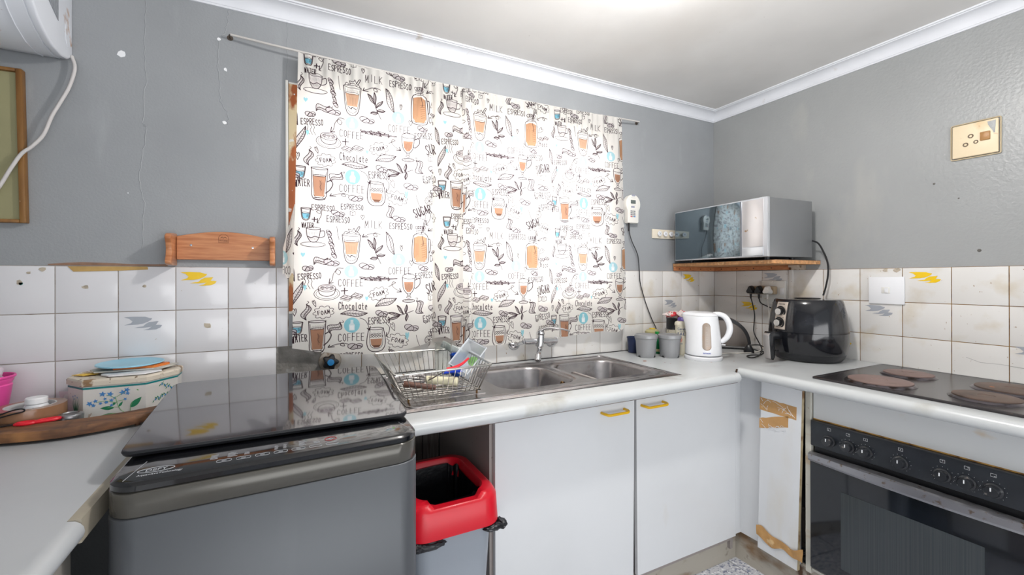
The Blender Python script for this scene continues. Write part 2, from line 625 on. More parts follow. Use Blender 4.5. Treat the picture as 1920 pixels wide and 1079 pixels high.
# cable duct let in beside the socket
tr.box((-0.012, -0.474, 0.88), (-0.004, -0.452, ZT), 0.002, 1)
chip(tr, 'x', -0.86, 1.318, 0.011, 4)
chip(tr, 'x', -0.90, 1.318, 0.013, 4)
tr.tube([(-0.0078, -1.112, 0.972), (-0.0078, -1.15, 0.958), (-0.0078, -1.20, 0.960), (-0.0078, -1.26, 0.955)], 0.0004, 5, 5)
tr.build('tiling', [m_groutR, m_tileR, m_yel, m_grey, m_glue, m_ink], WALL_RIGHT)

# ---- window
m_wood_o = mat('window_timber_orange', (196, 118, 70), 0.5, grain=((170, 92, 50), (1, 1, 0.08), 30), stains=(((232, 214, 176), 9, 0.56, 0.60, (1, 1, 0.5)), ((240, 238, 232), 30, 0.64, 0.68)))
m_reveal = mat('window_reveal_white', (236, 234, 228), 0.6, stains=(((120, 84, 60), 24, 0.66, 0.7),))
win = MB()
fw, fy0, fy1 = 0.052, 0.055, 0.115
win.box((WX0, fy0, WZ0), (WX0 + fw, fy1, WZ1), 0.003)
win.box((WX1 - fw, fy0, WZ0), (WX1, fy1, WZ1), 0.003)
win.box((WX0 + fw, fy0, WZ0), (WX1 - fw, fy1, WZ0 + fw), 0.003)
win.box((WX0 + fw, fy0, WZ1 - fw), (WX1 - fw, fy1, WZ1), 0.003)
# rebated inner jamb visible past the curtain
win.box((WX0, 0.004, WZ0), (WX0 + 0.030, fy0, WZ1), 0.002)
wo = struct(win.build('window_1', m_wood_o))
rv = MB()
rv.box((WX0 - 0.010, -0.004, WZ0 - 0.004), (WX0 - 0.001, 0.0, WZ1 + 0.004), 0.0015)
rv.box((WX0, -0.002, WZ0 - 0.003), (WX1, 0.055, WZ0 + 0.006), 0.002)
rv.box((WX0 + 0.001, 0.0, WZ1 - 0.006), (WX1, 0.055, WZ1), 0.001)
rv.build('window_reveal', m_reveal, wo)
mu = MB()
mu.box((-1.655, fy0 + 0.005, WZ0 + fw), (-1.615, fy1 - 0.005, WZ1 - fw), 0.003)
mu.build('mullion', m_wood_o, wo)
gm = bpy.data.materials.new('window_glass')
gm.use_nodes = True
nt = gm.node_tree
nt.nodes.clear()
out = nt.nodes.new('ShaderNodeOutputMaterial')
mx = nt.nodes.new('ShaderNodeMixShader')
tr_ = nt.nodes.new('ShaderNodeBsdfTransparent')
gl = nt.nodes.new('ShaderNodeBsdfGlossy')
gl.inputs['Roughness'].default_value = 0.02
fr = nt.nodes.new('ShaderNodeFresnel')
nt.links.new(fr.outputs[0], mx.inputs[0])
nt.links.new(tr_.outputs[0], mx.inputs[1])
nt.links.new(gl.outputs[0], mx.inputs[2])
nt.links.new(mx.outputs[0], out.inputs[0])
for xa, xb in ((WX0 + fw, -1.655), (-1.615, WX1 - fw)):
    g = MB()
    g.box((xa, 0.083, WZ0 + fw), (xb, 0.087, WZ1 - fw))
    g.build('pane', gm, wo)

# ================================================================== PRINTED CLOTH (drawn stroke by stroke into a generated texture)
MOTIFS=[('text:ESPRESSO',96,1555,81,20,0),('text:ESPRESSO',198,1566,84,20,0),('water',38,1529,34,44,0),('plus',66,1509,15,16,0),('curl',82,1526,22,60,0),('text:WATER',45,1485,41,18,0),('cup',64,1440,85,84,0),('beans',149,1538,46,27,0),('text:ESPRESSO',149,1514,84,23,0),('cube',200,1542,22,23,0),('heart',236,1527,14,19,0),('text:MILK',277,1502,70,29,0),('arrowl',269,1457,67,38,0),('beancol',126,1418,38,107,0),('curve',147,1462,11,50,0),('whip',196,1421,72,135,0),('branch',283,1394,74,99,0),('leaf',342,1428,34,99,20),('heart',386,1410,11,22,0),('medal',375,1363,53,52,0),('text:COFFEE',379,1318,92,28,0),('jar',464,1436,78,180,0),('leafc',13,1436,22,56,0),('leafc',90,1352,37,52,-60),('beans',129,1347,51,31,0),('beans',254,1334,53,32,0),('beans',49,1325,33,28,20),('text:ESPRESSO',54,1295,78,22,3),('steam',50,1267,30,40,0),('curla',143,1298,49,62,0),('medal',196,1314,50,51,0),('text:COFFEE',194,1269,92,27,0),('beanrow',291,1285,98,27,0),('leaf',16,1230,27,96,-20),('latteart',112,1236,87,66,0),('plus',172,1238,22,23,0),('choco',199,1218,82,37,0),('text:Chocolate',203,1179,105,29,0),('cloud',297,1225,76,52,15),('curlb',357,1248,56,48,0),('latte',418,1247,85,123,0),('text:ESPRESSO',484,1300,87,25,5),('beans',475,1329,39,29,0),('text:SUGAR',524,1251,85,40,12),('cubes',519,1208,60,31,0),('heart',425,1349,16,22,0),('heart',71,1191,11,26,20),('cloud',102,1157,70,49,8),('leafc',45,1160,29,59,0),('heart',8,1161,14,28,0),('leafh',207,1149,96,31,0),('leafh',325,1190,88,37,20),('beans',310,1146,44,32,0),('text:ESPRESSO',299,1118,84,26,3),('branch',383,1138,92,86,75),('leafc',459,1167,41,59,30),('beans',528,1160,56,35,0),('text:ESPRESSO',521,1122,99,27,7),('water',17,1103,37,44,0),('text:WATER',25,1063,50,26,5),('mug',87,1065,81,120,0),('leafc',140,1097,39,53,-40),('medalf',199,1104,56,59,0),('text:COFFEE',197,1058,96,29,0),('arrowd',246,1106,37,50,0),('espglass',287,1044,71,97,0),('heart',352,1090,19,34,20),('arrowc',331,1080,21,52,0),('cloud',370,1034,84,56,-15),('beans',213,1022,50,32,10),('arrowl',152,1028,68,29,0),('beans',427,1084,54,35,0),('hearth',407,1050,18,35,0),('curve',452,1025,28,54,0),('heart',505,1055,19,20,0),('heart',484,1105,18,13,0),('text:ESPRESSO',552,1068,96,28,10),('beans',573,1092,48,32,0),('text:SUGAR',469,1566,78,35,20),('cubes',462,1543,46,27,0),('beans',379,1529,47,30,0),('text:ESPRESSO',384,1499,92,24,0),('leafc',343,1555,34,52,20),('slice',499,1609,37,36,0),('cloud',538,1546,61,46,-20),('arrowc',494,1543,32,68,0),('arrowl',524,1491,61,36,0),('choco',536,1400,56,29,0),('text:Choco',529,1371,56,25,0),('hearth',39,1252,13,23,0),('hearth',31,1375,17,18,0),('heart',519,1434,21,31,-40),('leaf',576,1314,22,78,15),('hearth',252,1207,14,19,0)]

GLY = {
    'A': [[(0, 0), (.5, 1), (1, 0)], [(.2, .38), (.8, .38)]], 'C': [[(1, .82), (.7, 1), (.3, 1), (0, .75), (0, .25), (.3, 0), (.7, 0), (1, .18)]],
    'E': [[(1, 1), (0, 1), (0, 0), (1, 0)], [(0, .52), (.8, .52)]], 'F': [[(1, 1), (0, 1), (0, 0)], [(0, .52), (.8, .52)]],
    'G': [[(1, .82), (.7, 1), (.3, 1), (0, .7), (0, .25), (.35, 0), (1, .1), (1, .45), (.6, .45)]], 'I': [[(.5, 0), (.5, 1)]],
    'K': [[(0, 0), (0, 1)], [(1, 1), (0, .45), (1, 0)]], 'L': [[(0, 1), (0, 0), (1, 0)]], 'M': [[(0, 0), (.05, 1), (.5, .3), (.95, 1), (1, 0)]],
    'O': [[(.5, 1), (.1, .8), (0, .5), (.1, .2), (.5, 0), (.9, .2), (1, .5), (.9, .8), (.5, 1)]], 'P': [[(0, 0), (0, 1), (.7, 1), (1, .78), (.7, .5), (0, .48)]],
    'R': [[(0, 0), (0, 1), (.7, 1), (1, .78), (.7, .52), (0, .5)], [(.4, .5), (1, 0)]],
    'S': [[(1, .85), (.6, 1), (.15, .92), (.05, .7), (.3, .55), (.8, .42), (1, .22), (.75, .03), (.3, 0), (0, .15)]],
    'T': [[(0, 1), (1, 1)], [(.5, 1), (.5, 0)]], 'U': [[(0, 1), (0, .25), (.3, 0), (.7, 0), (1, .25), (1, 1)]], 'W': [[(0, 1), (.25, 0), (.5, .7), (.75, 0), (1, 1)]],
    'h': [[(0, 0), (0, 1)], [(0, .4), (.4, .6), (.8, .5), (.8, 0)]], 'o': [[(.5, .6), (.1, .45), (.1, .15), (.5, 0), (.9, .15), (.9, .45), (.5, .6)]],
    'c': [[(.9, .5), (.5, .6), (.1, .45), (.1, .15), (.5, 0), (.9, .1)]], 'l': [[(.4, 1), (.4, .1), (.7, 0)]],
    'a': [[(.9, .6), (.9, 0)], [(.9, .45), (.5, .6), (.1, .45), (.1, .15), (.5, 0), (.9, .2)]], 't': [[(.4, .9), (.4, .1), (.8, 0)], [(.1, .6), (.8, .6)]],
    'e': [[(.1, .32), (.9, .34), (.7, .6), (.3, .58), (.1, .32), (.3, .02), (.85, .08)]],
}
PER = 0.58          # the print repeats every 58 cm both ways
TS = 1160           # texture pixels per repeat (0.5 mm)
cv = np.zeros((TS, TS, 4), np.float32)      # rgb paint + coverage
base = np.array(lin((236, 233, 228))[:3], np.float32)
img = np.tile(base, (TS, TS, 1)).astype(np.float32)
rs = random.Random(3)
INK = lin((62, 46, 52))[:3]


def _blend(ix, iy, a, colr):
    c = np.array(colr, np.float32)
    sub = img[np.ix_(iy, ix)]
    img[np.ix_(iy, ix)] = sub * (1 - a[..., None]) + c * a[..., None]


def seg(p, q, wd, colr, al=1.0):
    """p, q in metres of cloth (u right, v up)"""
    s = TS / PER
    x0, y0, x1, y1 = p[0] * s, p[1] * s, q[0] * s, q[1] * s
    wd *= 1.22
    r = wd * s / 2
    ax, bx = int(min(x0, x1) - r - 2), int(max(x0, x1) + r + 3)
    ay, by = int(min(y0, y1) - r - 2), int(max(y0, y1) + r + 3)
    X, Y = np.meshgrid(np.arange(ax, bx) + .5, np.arange(ay, by) + .5)
    dx, dy = x1 - x0, y1 - y0
    L = dx * dx + dy * dy + 1e-9
    t = np.clip(((X - x0) * dx + (Y - y0) * dy) / L, 0, 1)
    d = np.hypot(X - x0 - t * dx, Y - y0 - t * dy)
    a = np.clip(r - d + .5, 0, 1) * al
    _blend(np.arange(ax, bx) % TS, np.arange(ay, by) % TS, a.astype(np.float32), colr)


def fill(pts, colr, al=0.9):
    s = TS / PER
    P = np.array(pts) * s
    ax, bx = int(P[:, 0].min()) - 1, int(P[:, 0].max()) + 2
    ay, by = int(P[:, 1].min()) - 1, int(P[:, 1].max()) + 2
    X, Y = np.meshgrid(np.arange(ax, bx) + .5, np.arange(ay, by) + .5)
    ins = np.zeros(X.shape, bool)
    n = len(P)
    for k in range(n):
        xa, ya = P[k]
        xb, yb = P[(k + 1) % n]
        if ya == yb:
            continue
        cnd = ((ya > Y) != (yb > Y)) & (X < (xb - xa) * (Y - ya) / (yb - ya) + xa)
        ins ^= cnd
    _blend(np.arange(ax, bx) % TS, np.arange(ay, by) % TS, ins.astype(np.float32) * al, colr)


class Pen:
    def __init__(self, cx, cy, w, h, rot):
        self.c = (cx, cy)
        self.w, self.h = w, h
        a = math.radians(rot)
        self.ca, self.sa = math.cos(a), math.sin(a)

    def T(self, p):
        x, y = p[0] * self.w, p[1] * self.h
        return (self.c[0] + x * self.ca - y * self.sa, self.c[1] + x * self.sa + y * self.ca)

    def line(self, pts, wd=.0016, colr=INK, al=1.0, smooth=True, dbl=False):
        if smooth and len(pts) > 2:
            pts = [(p.x, p.y) for p in catmull([(a, b, 0) for a, b in pts], 4)]
        Q = [self.T(p) for p in pts]
        for a, b in zip(Q, Q[1:]):
            seg(a, b, wd, colr, al)
        if dbl:
            o = .0016
            for a, b in zip(Q, Q[1:]):
                seg((a[0] + o, a[1] - o), (b[0] + o, b[1] - o), wd * .6, colr, al * .6)

    def fill(self, pts, colr, al=.9):
        fill([self.T(p) for p in pts], colr, al)

    def ell(self, cx, cy, rx, ry, wd=.0016, a0=0, a1=360, colr=INK, al=1.0):
        n = 22
        self.line([(cx + rx * math.cos(math.radians(a0 + (a1 - a0) * k / n)), cy + ry * math.sin(math.radians(a0 + (a1 - a0) * k / n))) for k in range(n + 1)], wd, colr, al, False)

    def hatch(self, x0, x1, y0, y1, n, slope=.0, wd=.0010, al=.6, colr=INK):
        for k in range(n):
            x = x0 + (x1 - x0) * (k + .5) / n
            self.line([(x, y0 + rs.uniform(0, .3) * (y1 - y0)), (x + slope, y1 - rs.uniform(0, .3) * (y1 - y0))], wd, colr, al, False)


COF = lin((176, 128, 100))[:3]
COF2 = lin((190, 142, 104))[:3]
BLU = lin((120, 190, 212))[:3]
TEA = lin((150, 208, 220))[:3]
PAL = lin((206, 198, 200))[:3]


def d_text(p, s):
    n = len(s)
    for i, ch in enumerate(s):
        wch = .62 / n
        x0 = -.5 + (i + .18) / n
        yo = rs.uniform(-.08, .08)
        for st in GLY[ch]:
            big = s in ('COFFEE', 'MILK')
            pts = [(x0 + a * wch, -.5 + b + yo) for a, b in st]
            p.line(pts, .0021 if not big else .0014, smooth=False)
            if big:
                p.line([(a + .012, b) for a, b in pts], .0012, smooth=False, al=.7)
            if s == 'SUGAR':
                p.line([(a + .03, b - .03) for a, b in pts], .0016, smooth=False)


def leaf_shape(p, k=0, bend=.25):
    up = [(-.5 + t, .0 + .42 * math.sin(math.pi * t) + bend * math.sin(2 * math.pi * t) * .3) for t in [i / 10 for i in range(11)]]
    dn = [(-.5 + t, .0 - .34 * math.sin(math.pi * t) + bend * math.sin(2 * math.pi * t) * .3) for t in [i / 10 for i in range(11)]]
    p.fill(up + dn[::-1], PAL, .55)
    p.line(up, .0020)
    p.line(dn, .0022)
    mid = [(-.5 + t, bend * math.sin(2 * math.pi * t) * .3) for t in [i / 8 for i in range(9)]]
    p.line(mid, .0014)
    for i in range(1, 9):
        t = i / 9.5
        m = bend * math.sin(2 * math.pi * t) * .3
        p.line([(-.5 + t, m), (-.5 + t + .07, m - .28 * math.sin(math.pi * t))], .0011, smooth=False)
        p.line([(-.5 + t, m), (-.5 + t + .07, m + .32 * math.sin(math.pi * t))], .0009, smooth=False, al=.7)
        p.line([(-.5 + t + .04, m), (-.5 + t + .09, m - .2 * math.sin(math.pi * t))], .0012, smooth=False, al=.6)


def bean(p, cx, cy, rx, ry, tilt):
    a = math.radians(tilt)
    pts = []
    for k in range(17):
        t = 2 * math.pi * k / 16
        x, y = rx * math.cos(t), ry * math.sin(t)
        pts.append((cx + x * math.cos(a) - y * math.sin(a), cy + x * math.sin(a) + y * math.cos(a)))
    p.fill(pts, PAL, .8)
    p.line(pts, .0018, smooth=False)
    p.line([(cx - rx * .8 * math.cos(a) , cy - ry * .8 * math.sin(a)), (cx + .03, cy + .05), (cx + rx * .8 * math.cos(a), cy + ry * .8 * math.sin(a))], .0024)
    for k in range(4):
        o = -.5 + k / 3
        p.line([(cx + rx * o * .9, cy - ry * .3), (cx + rx * (o * .9 + .15), cy - ry * .8)], .0010, smooth=False, al=.8)


def d_leafy(p):
    """turn the box so that the leaf runs along the long side"""
    leaf_shape(p)


def draw(name, cx, cy, w_, h_, rot):
    if name in ('leaf', 'leafc') and h_ > w_:
        p = Pen(cx, cy, h_, w_, rot + 90)
    else:
        p = Pen(cx, cy, w_, h_, rot)
    if name.startswith('text:'):
        d_text(p, name[5:])
    elif name == 'leaf' or name == 'leafh':
        leaf_shape(p)
    elif name == 'leafc':
        leaf_shape(p, 0, .9)
        p.line([(.5, 0), (.62, -.25), (.7, -.1)], .0016)
    elif name == 'branch':
        p.line([(.3, -.5), (.1, -.2), (-.05, .1), (-.1, .3)], .0020)
        for (bx, by, ang, L) in ((-.05, .05, 125, .55), (0, 0, 95, .6), (.05, -.1, 50, .5), (.1, -.2, 10, .4), (.12, -.25, 190, .35)):
            a = math.radians(ang)
            q = Pen(*p.T((bx + math.cos(a) * L / 2, by + math.sin(a) * L / 2)), L * (p.w + p.h) / 2, .15 * p.h, rot + ang)
            leaf_shape(q)
    elif name == 'beans':
        bean(p, .2, -.1, .28, .32, -20)
        bean(p, -.22, .02, .30, .42, 35)
    elif name == 'beanrow':
        for k in range(6):
            bean(p, -.42 + .17 * k, .1 * math.sin(k * 2.), .085, .38, 40 + 60 * (k % 2))
    elif name == 'beancol':
        for k in range(5):
            bean(p, -.25 + .12 * k, .4 - .2 * k, .26, .085, -15 - 20 * (k % 2))
    elif name == 'cup':
        p.ell(0, -.30, .48, .11)
        p.ell(0, -.33, .40, .09, .001, 180, 360)
        body = [(-.28, .42), (-.25, .1), (-.14, -.14), (0, -.2), (.14, -.14), (.24, .1), (.27, .42)]
        p.fill(body, PAL, .45)
        p.line(body, .0020)
        p.ell(0, .42, .275, .06)
        p.line([(.26, .3), (.42, .32), (.44, .1), (.3, .02), (.22, .02)], .0022)
        p.line([(-.22, .05), (-.08, .0), (.05, .06), (.2, .02)], .0024)
        p.hatch(-.2, .2, -.12, .02, 11, .01)
        p.hatch(-.24, .24, .1, .3, 8, .01, al=.45)
    elif name == 'latteart':
        p.ell(0, -.12, .5, .38)
        p.ell(0, -.12, .42, .30, .0010)
        p.fill([(.34 * math.cos(t), .22 + .22 * math.sin(t)) for t in [k * .4 for k in range(16)]], PAL, .5)
        p.ell(0, .2, .34, .22)
        p.ell(0, .22, .25, .14, .0012)
        p.line([(-.34, .15), (-.26, -.15), (0, -.28), (.26, -.15), (.34, .15)], .0020)
        for dx in (-.16, 0, .16):
            p.line([(dx, .14), (dx - .06, .24), (dx - .02, .28), (dx, .24), (dx + .03, .28), (dx + .06, .24), (dx, .14)], .0013, smooth=False)
    elif name == 'water':
        p.fill([(-.36, .05), (-.26, -.42), (.26, -.42), (.36, .05)], BLU, .95)
        p.line([(-.48, .45), (-.30, -.45), (.30, -.45), (.48, .45)], .0022)
        p.line([(-.40, .36), (-.25, -.38), (.25, -.38), (.40, .36)], .0012)
        p.ell(0, .45, .48, .06, .0020)
        p.ell(0, .06, .37, .06, .0014)
        p.hatch(.05, .28, -.35, 0, 5, .02)
    elif name == 'mug':
        p.fill([(-.34, .24), (-.27, -.40), (.13, -.40), (.2, .24)], COF, .95)
        p.line([(-.42, .5), (-.38, 0), (-.33, -.46), (.18, -.46), (.24, 0), (.28, .5)], .0022)
        p.line([(-.36, .4), (-.32, 0), (-.27, -.40), (.13, -.40), (.18, 0), (.22, .4)], .0012)
        p.ell(-.07, .48, .35, .035, .0020)
        p.ell(-.07, .25, .27, .03, .0016)
        p.hatch(-.33, .2, .24, .36, 12, .02, al=.7)
        p.line([(.25, .08), (.42, .14), (.5, .02), (.38, -.16), (.2, -.28)], .0024, dbl=True)
        p.hatch(-.05, .14, -.34, .15, 6, -.02, al=.4)
        p.line([(-.05, .1), (0, 0), (-.04, -.1), (.02, -.2)], .0010)
        p.ell(-.07, -.47, .24, .03, .0022)
    elif name == 'whip':
        p.fill([(-.34, .06), (-.26, -.30), (.26, -.30), (.34, .06)], COF2, .85)
        p.line([(-.46, .26), (-.28, -.48), (.28, -.48), (.46, .26)], .0022)
        p.line([(-.38, .2), (-.23, -.42), (.23, -.42), (.38, .2)], .0012)
        p.ell(0, .26, .46, .035)
        p.ell(0, .07, .34, .03, .0012)
        p.line([(-.4, .27), (-.3, .36), (-.1, .33), (-.15, .43), (.05, .40), (.12, .46), (.2, .38), (.36, .33), (.4, .27)], .0018)
        p.line([(-.25, .3), (0, .36), (.25, .3)], .0016)
        p.line([(.2, .36), (.34, .5), (.42, .49), (.28, .34)], .0022)
        p.line([(-.2, -.32), (-.05, -.38), (0, -.33), (.2, -.38)], .0022)
        p.hatch(-.3, .3, .08, .2, 12, .01, al=.6)
        p.hatch(-.28, .28, -.28, 0, 7, .0, al=.35)
        p.hatch(-.2, .2, -.46, -.36, 6, .05)
    elif name == 'jar':
        p.fill([(-.36, .1), (-.38, -.35), (-.25, -.45), (.22, -.45), (.33, -.35), (.30, .1), (.1, .14), (-.15, .14)], COF2, .95)
        p.line([(-.2, .2), (-.42, .1), (-.46, -.35), (-.32, -.49), (.28, -.49), (.42, -.35), (.38, .1), (.2, .2)], .0024)
        p.line([(-.36, .1), (-.38, -.35), (-.26, -.45), (.22, -.45), (.33, -.35), (.30, .1)], .0014)
        for y in (.2, .24, .28):
            p.line([(-.26, y), (0, y - .015), (.24, y)], .0018)
        for dx in (-.2, -.08, .04, .16):
            p.ell(dx, .335, .09, .035, .0018)
        p.line([(.02, .2), (.12, .36), (.18, .5), (.24, .5), (.16, .34), (.1, .22)], .0022)
        p.line([(.4, .08), (.5, .05), (.5, -.18), (.42, -.24)], .0022, dbl=True)
        p.line([(.05, .15), (.12, .0), (.1, -.08)], .0018)
        for k in range(7):
            p.line([(.0 + .01 * k, -.05 - .05 * k), (.26, -.02 - .05 * k)], .0010, smooth=False, al=.7)
        p.hatch(-.33, -.1, -.4, .1, 5, .01, al=.35)
    elif name == 'latte':
        p.fill([(-.26, .2), (-.24, -.02), (-.12, -.14), (.02, -.14), (.14, -.02), (.18, .2)], COF, .95)
        p.line([(-.34, .34), (-.30, 0), (-.14, -.18), (.04, -.18), (.2, 0), (.24, .34)], .0022)
        p.line([(-.34, .34), (-.3, .42), (-.12, .48), (.1, .46), (.26, .40), (.24, .33), (-.05, .30), (-.34, .34)], .0018)
        p.hatch(-.28, .2, .22, .30, 9, .02, al=.7)
        p.line([(.24, .26), (.46, .32), (.48, .14), (.3, .0), (.22, .0)], .0022, dbl=True)
        p.ell(-.05, -.23, .08, .03)
        p.ell(-.05, -.31, .1, .03)
        p.ell(-.05, -.43, .28, .05, .0022)
        p.ell(-.05, -.40, .18, .03, .0012)
        p.hatch(-.22, .12, -.1, .15, 8, .0, al=.45)
    elif name == 'espglass':
        p.fill([(-.30, .02), (-.26, -.22), (-.10, -.34), (.14, -.34), (.28, -.22), (.32, .02)], COF, .95)
        p.fill([(-.22, -.24), (-.10, -.34), (.14, -.34), (.24, -.24)], lin((110, 78, 66))[:3], .9)
        p.line([(-.38, .46), (-.48, .05), (-.46, -.28), (-.24, -.48), (.24, -.48), (.46, -.28), (.48, .05), (.38, .46)], .0024)
        p.line([(-.32, .38), (-.34, .05), (-.30, -.24), (-.12, -.36), (.16, -.36), (.32, -.24), (.36, .05), (.32, .38)], .0016)
        p.ell(0, .44, .38, .05, .0020)
        for k in range(9):
            p.ell(-.28 + .07 * k, .12 + .05 * (k % 2), .05, .04, .0013)
        p.line([(-.3, .22), (.3, .24)], .0013)
        p.hatch(-.28, .3, .24, .34, 8, .02, al=.4)
    elif name in ('medal', 'medalf'):
        n = 24
        al = .95 if name == 'medalf' else .80
        p.fill([(.5 * math.cos(2 * math.pi * k / n), .5 * math.sin(2 * math.pi * k / n)) for k in range(n)], TEA if name == 'medal' else lin((136, 202, 216))[:3], al)
        wh = lin((232, 238, 240))[:3]
        p.fill([(-.17, -.36), (.17, -.36), (.19, .0), (.09, .14), (.09, .36), (-.09, .36), (-.09, .14), (-.19, .0)], wh, .8)
        p.fill([(-.13, -.31), (.13, -.31), (.13, -.02), (-.13, -.02)], lin((244, 248, 250))[:3], .9)
    elif name == 'cloud':
        n = 9
        pts = []
        for k in range(n):
            a = 2 * math.pi * k / n
            b = 2 * math.pi * (k + 1) / n
            for f in (0, .33, .66):
                t = a + (b - a) * f
                r = .40 + (.10 if f else 0)
                pts.append((r * math.cos(t), r * math.sin(t)))
        pts.append(pts[0])
        p.line(pts, .0015)
        d_text(Pen(cx, cy, w_ * .62, h_ * .30, rot), 'FOAM')
    elif name == 'choco':
        for dx, dy in ((-.25, -.1), (.22, .1)):
            q = [(dx - .26, dy - .1), (dx + .1, dy - .32), (dx + .26, dy - .02), (dx - .08, dy + .22)]
            p.fill(q, PAL, .6)
            p.line(q + [q[0]], .0018, smooth=False)
            p.line([(dx - .16, dy + .06), (dx + .17, dy - .16)], .0013, smooth=False)
            p.line([(dx - .08, dy - .2), (dx + .08, dy + .1)], .0013, smooth=False)
            p.line([(q[0][0], q[0][1] - .14), (q[1][0], q[1][1] - .14), (q[2][0], q[2][1] - .14)], .0014, smooth=False)
            p.hatch(dx - .22, dx + .2, dy - .3, dy - .1, 7, .02)
    elif name in ('cube', 'cubes'):
        for dx, s in (((-.22, .45), (.24, .5)) if name == 'cubes' else ((0, 1),)):
            hx = .42 * s if name == 'cubes' else .42
            p.line([(dx - hx, -.35), (dx - hx, .3), (dx + hx * .2, .42), (dx + hx, .25), (dx + hx, -.3), (dx - hx * .1, -.45), (dx - hx, -.35)], .0014, smooth=False)
            p.line([(dx - hx, .3), (dx - hx * .1, .12), (dx + hx, .25)], .0012, smooth=False)
            p.line([(dx - hx * .1, .12), (dx - hx * .1, -.45)], .0012, smooth=False)
    elif name in ('heart', 'hearth'):
        q = [(0, -.5), (-.38, .0), (-.42, .34), (-.2, .48), (0, .26), (.2, .48), (.42, .34), (.38, .0), (0, -.5)]
        if name == 'hearth':
            p.fill(q, TEA, .95)
        else:
            p.line(q, .0016)
            p.hatch(-.3, .3, -.1, .3, 4, .05)
    elif name == 'plus':
        p.line([(-.5, 0), (.5, .03)], .0030, smooth=False)
        p.line([(0, -.5), (.02, .5)], .0030, smooth=False)
    elif name == 'steam':
        for dx in (-.35, 0, .35):
            p.line([(dx - .1, .5), (dx + .05, .2), (dx - .05, -.1), (dx + .2, -.5)], .0014)
    elif name == 'slice':
        p.ell(0, 0, .5, .5)
        p.ell(0, 0, .4, .4, .0012)
        for k in range(4):
            a = k * math.pi / 4
            p.line([(-.38 * math.cos(a), -.38 * math.sin(a)), (.38 * math.cos(a), .38 * math.sin(a))], .0013, smooth=False)
    elif name in ('curl', 'curla', 'curlb', 'arrowl', 'arrowd', 'arrowc', 'curve'):
        path = {
            'curl': [(0, .5), (.4, .3), (.1, .12), (-.4, .2), (-.1, .32), (.35, .12), (.1, -.2), (-.3, -.5)],
            'curla': [(.5, .45), (.1, .45), (-.05, .2), (.2, .05), (.3, .25), (.05, .35), (-.2, .1), (-.3, -.3), (-.5, -.5)],
            'curlb': [(-.4, .1), (-.1, .3), (.1, .45), (-.1, .5), (-.15, .2), (.1, -.1), (.5, -.35)],
            'arrowl': [(.5, .1), (.2, .3), (.1, .0), (.3, -.1), (.25, .2), (-.1, .15), (-.5, -.2)],
            'arrowd': [(-.5, .5), (0, .3), (.3, -.1), (.45, -.5)],
            'arrowc': [(-.3, .5), (.3, .2), (.2, -.2), (-.3, -.5)],
            'curve': [(-.3, .5), (-.1, .1), (.1, -.2), (.4, -.5)],
        }[name]
        p.line(path, .0016, dbl=name != 'curve')
        if name != 'curve':
            e = Vector(path[-1])
            d = Vector((path[-1][0] - path[-2][0], path[-1][1] - path[-2][1])).normalized()
            n_ = Vector((-d.y, d.x))
            L = .25
            p.line([tuple(e - d * L + n_ * L * .7), tuple(e), tuple(e - d * L - n_ * L * .7)], .0026, smooth=False)


for (nm, cx, cy, w_, h_, rot) in MOTIFS:
    draw(nm, cx / 1000, cy / 1000, w_ / 1000, h_ / 1000, rot)


def make_image(name, arr):
    """generated image straight from the drawn pixels (nothing is loaded)"""
    h_, w_ = arr.shape[:2]
    im = bpy.data.images.new(name, w_, h_, alpha=False, float_buffer=False)
    a = np.ones((h_, w_, 4), np.float32)
    c_ = np.clip(arr, 0, 1)
    a[..., :3] = np.where(c_ <= 0.0031308, c_ * 12.92, 1.055 * np.power(np.maximum(c_, 1e-6), 1 / 2.4) - 0.055)
    im.pixels.foreach_set(a.ravel())
    im.update()
    im.pack()
    return im


cloth_img = make_image('coffee_print', img)


def cloth_mat(name, tl_):
    m = bpy.data.materials.new(name)
    m.use_nodes = True
    nt = m.node_tree
    nt.nodes.clear()
    out = nt.nodes.new('ShaderNodeOutputMaterial')
    uv = nt.nodes.new('ShaderNodeUVMap')
    uv.uv_map = 'UVMap'
    tx = nt.nodes.new('ShaderNodeTexImage')
    tx.image = cloth_img
    tx.extension = 'REPEAT'
    tx.interpolation = 'Linear'
    df = nt.nodes.new('ShaderNodeBsdfDiffuse')
    tr = nt.nodes.new('ShaderNodeBsdfTranslucent')
    mx = nt.nodes.new('ShaderNodeMixShader')
    mx.inputs[0].default_value = tl_
    nz = nt.nodes.new('ShaderNodeTexNoise')
    nz.inputs['Scale'].default_value = 9
    bp = nt.nodes.new('ShaderNodeBump')
    bp.inputs['Strength'].default_value = 0.25
    bp.inputs['Distance'].default_value = 0.006
    nt.links.new(nz.outputs[0], bp.inputs['Height'])
    nt.links.new(bp.outputs[0], df.inputs['Normal'])
    nt.links.new(uv.outputs[0], tx.inputs[0])
    nt.links.new(tx.outputs[0], df.inputs[0])
    nt.links.new(tx.outputs[0], tr.inputs[0])
    nt.links.new(df.outputs[0], mx.inputs[1])
    nt.links.new(tr.outputs[0], mx.inputs[2])
    nt.links.new(mx.outputs[0], out.inputs[0])
    return m


m_cloth = cloth_mat('printed_cotton', 0.45)


def interp(tab, x):
    if x <= tab[0][0]:
        return tab[0][1]
    for (a, b), (c_, d) in zip(tab, tab[1:]):
        if x <= c_:
            return b + (d - b) * (x - a) / (c_ - a)
    return tab[-1][1]


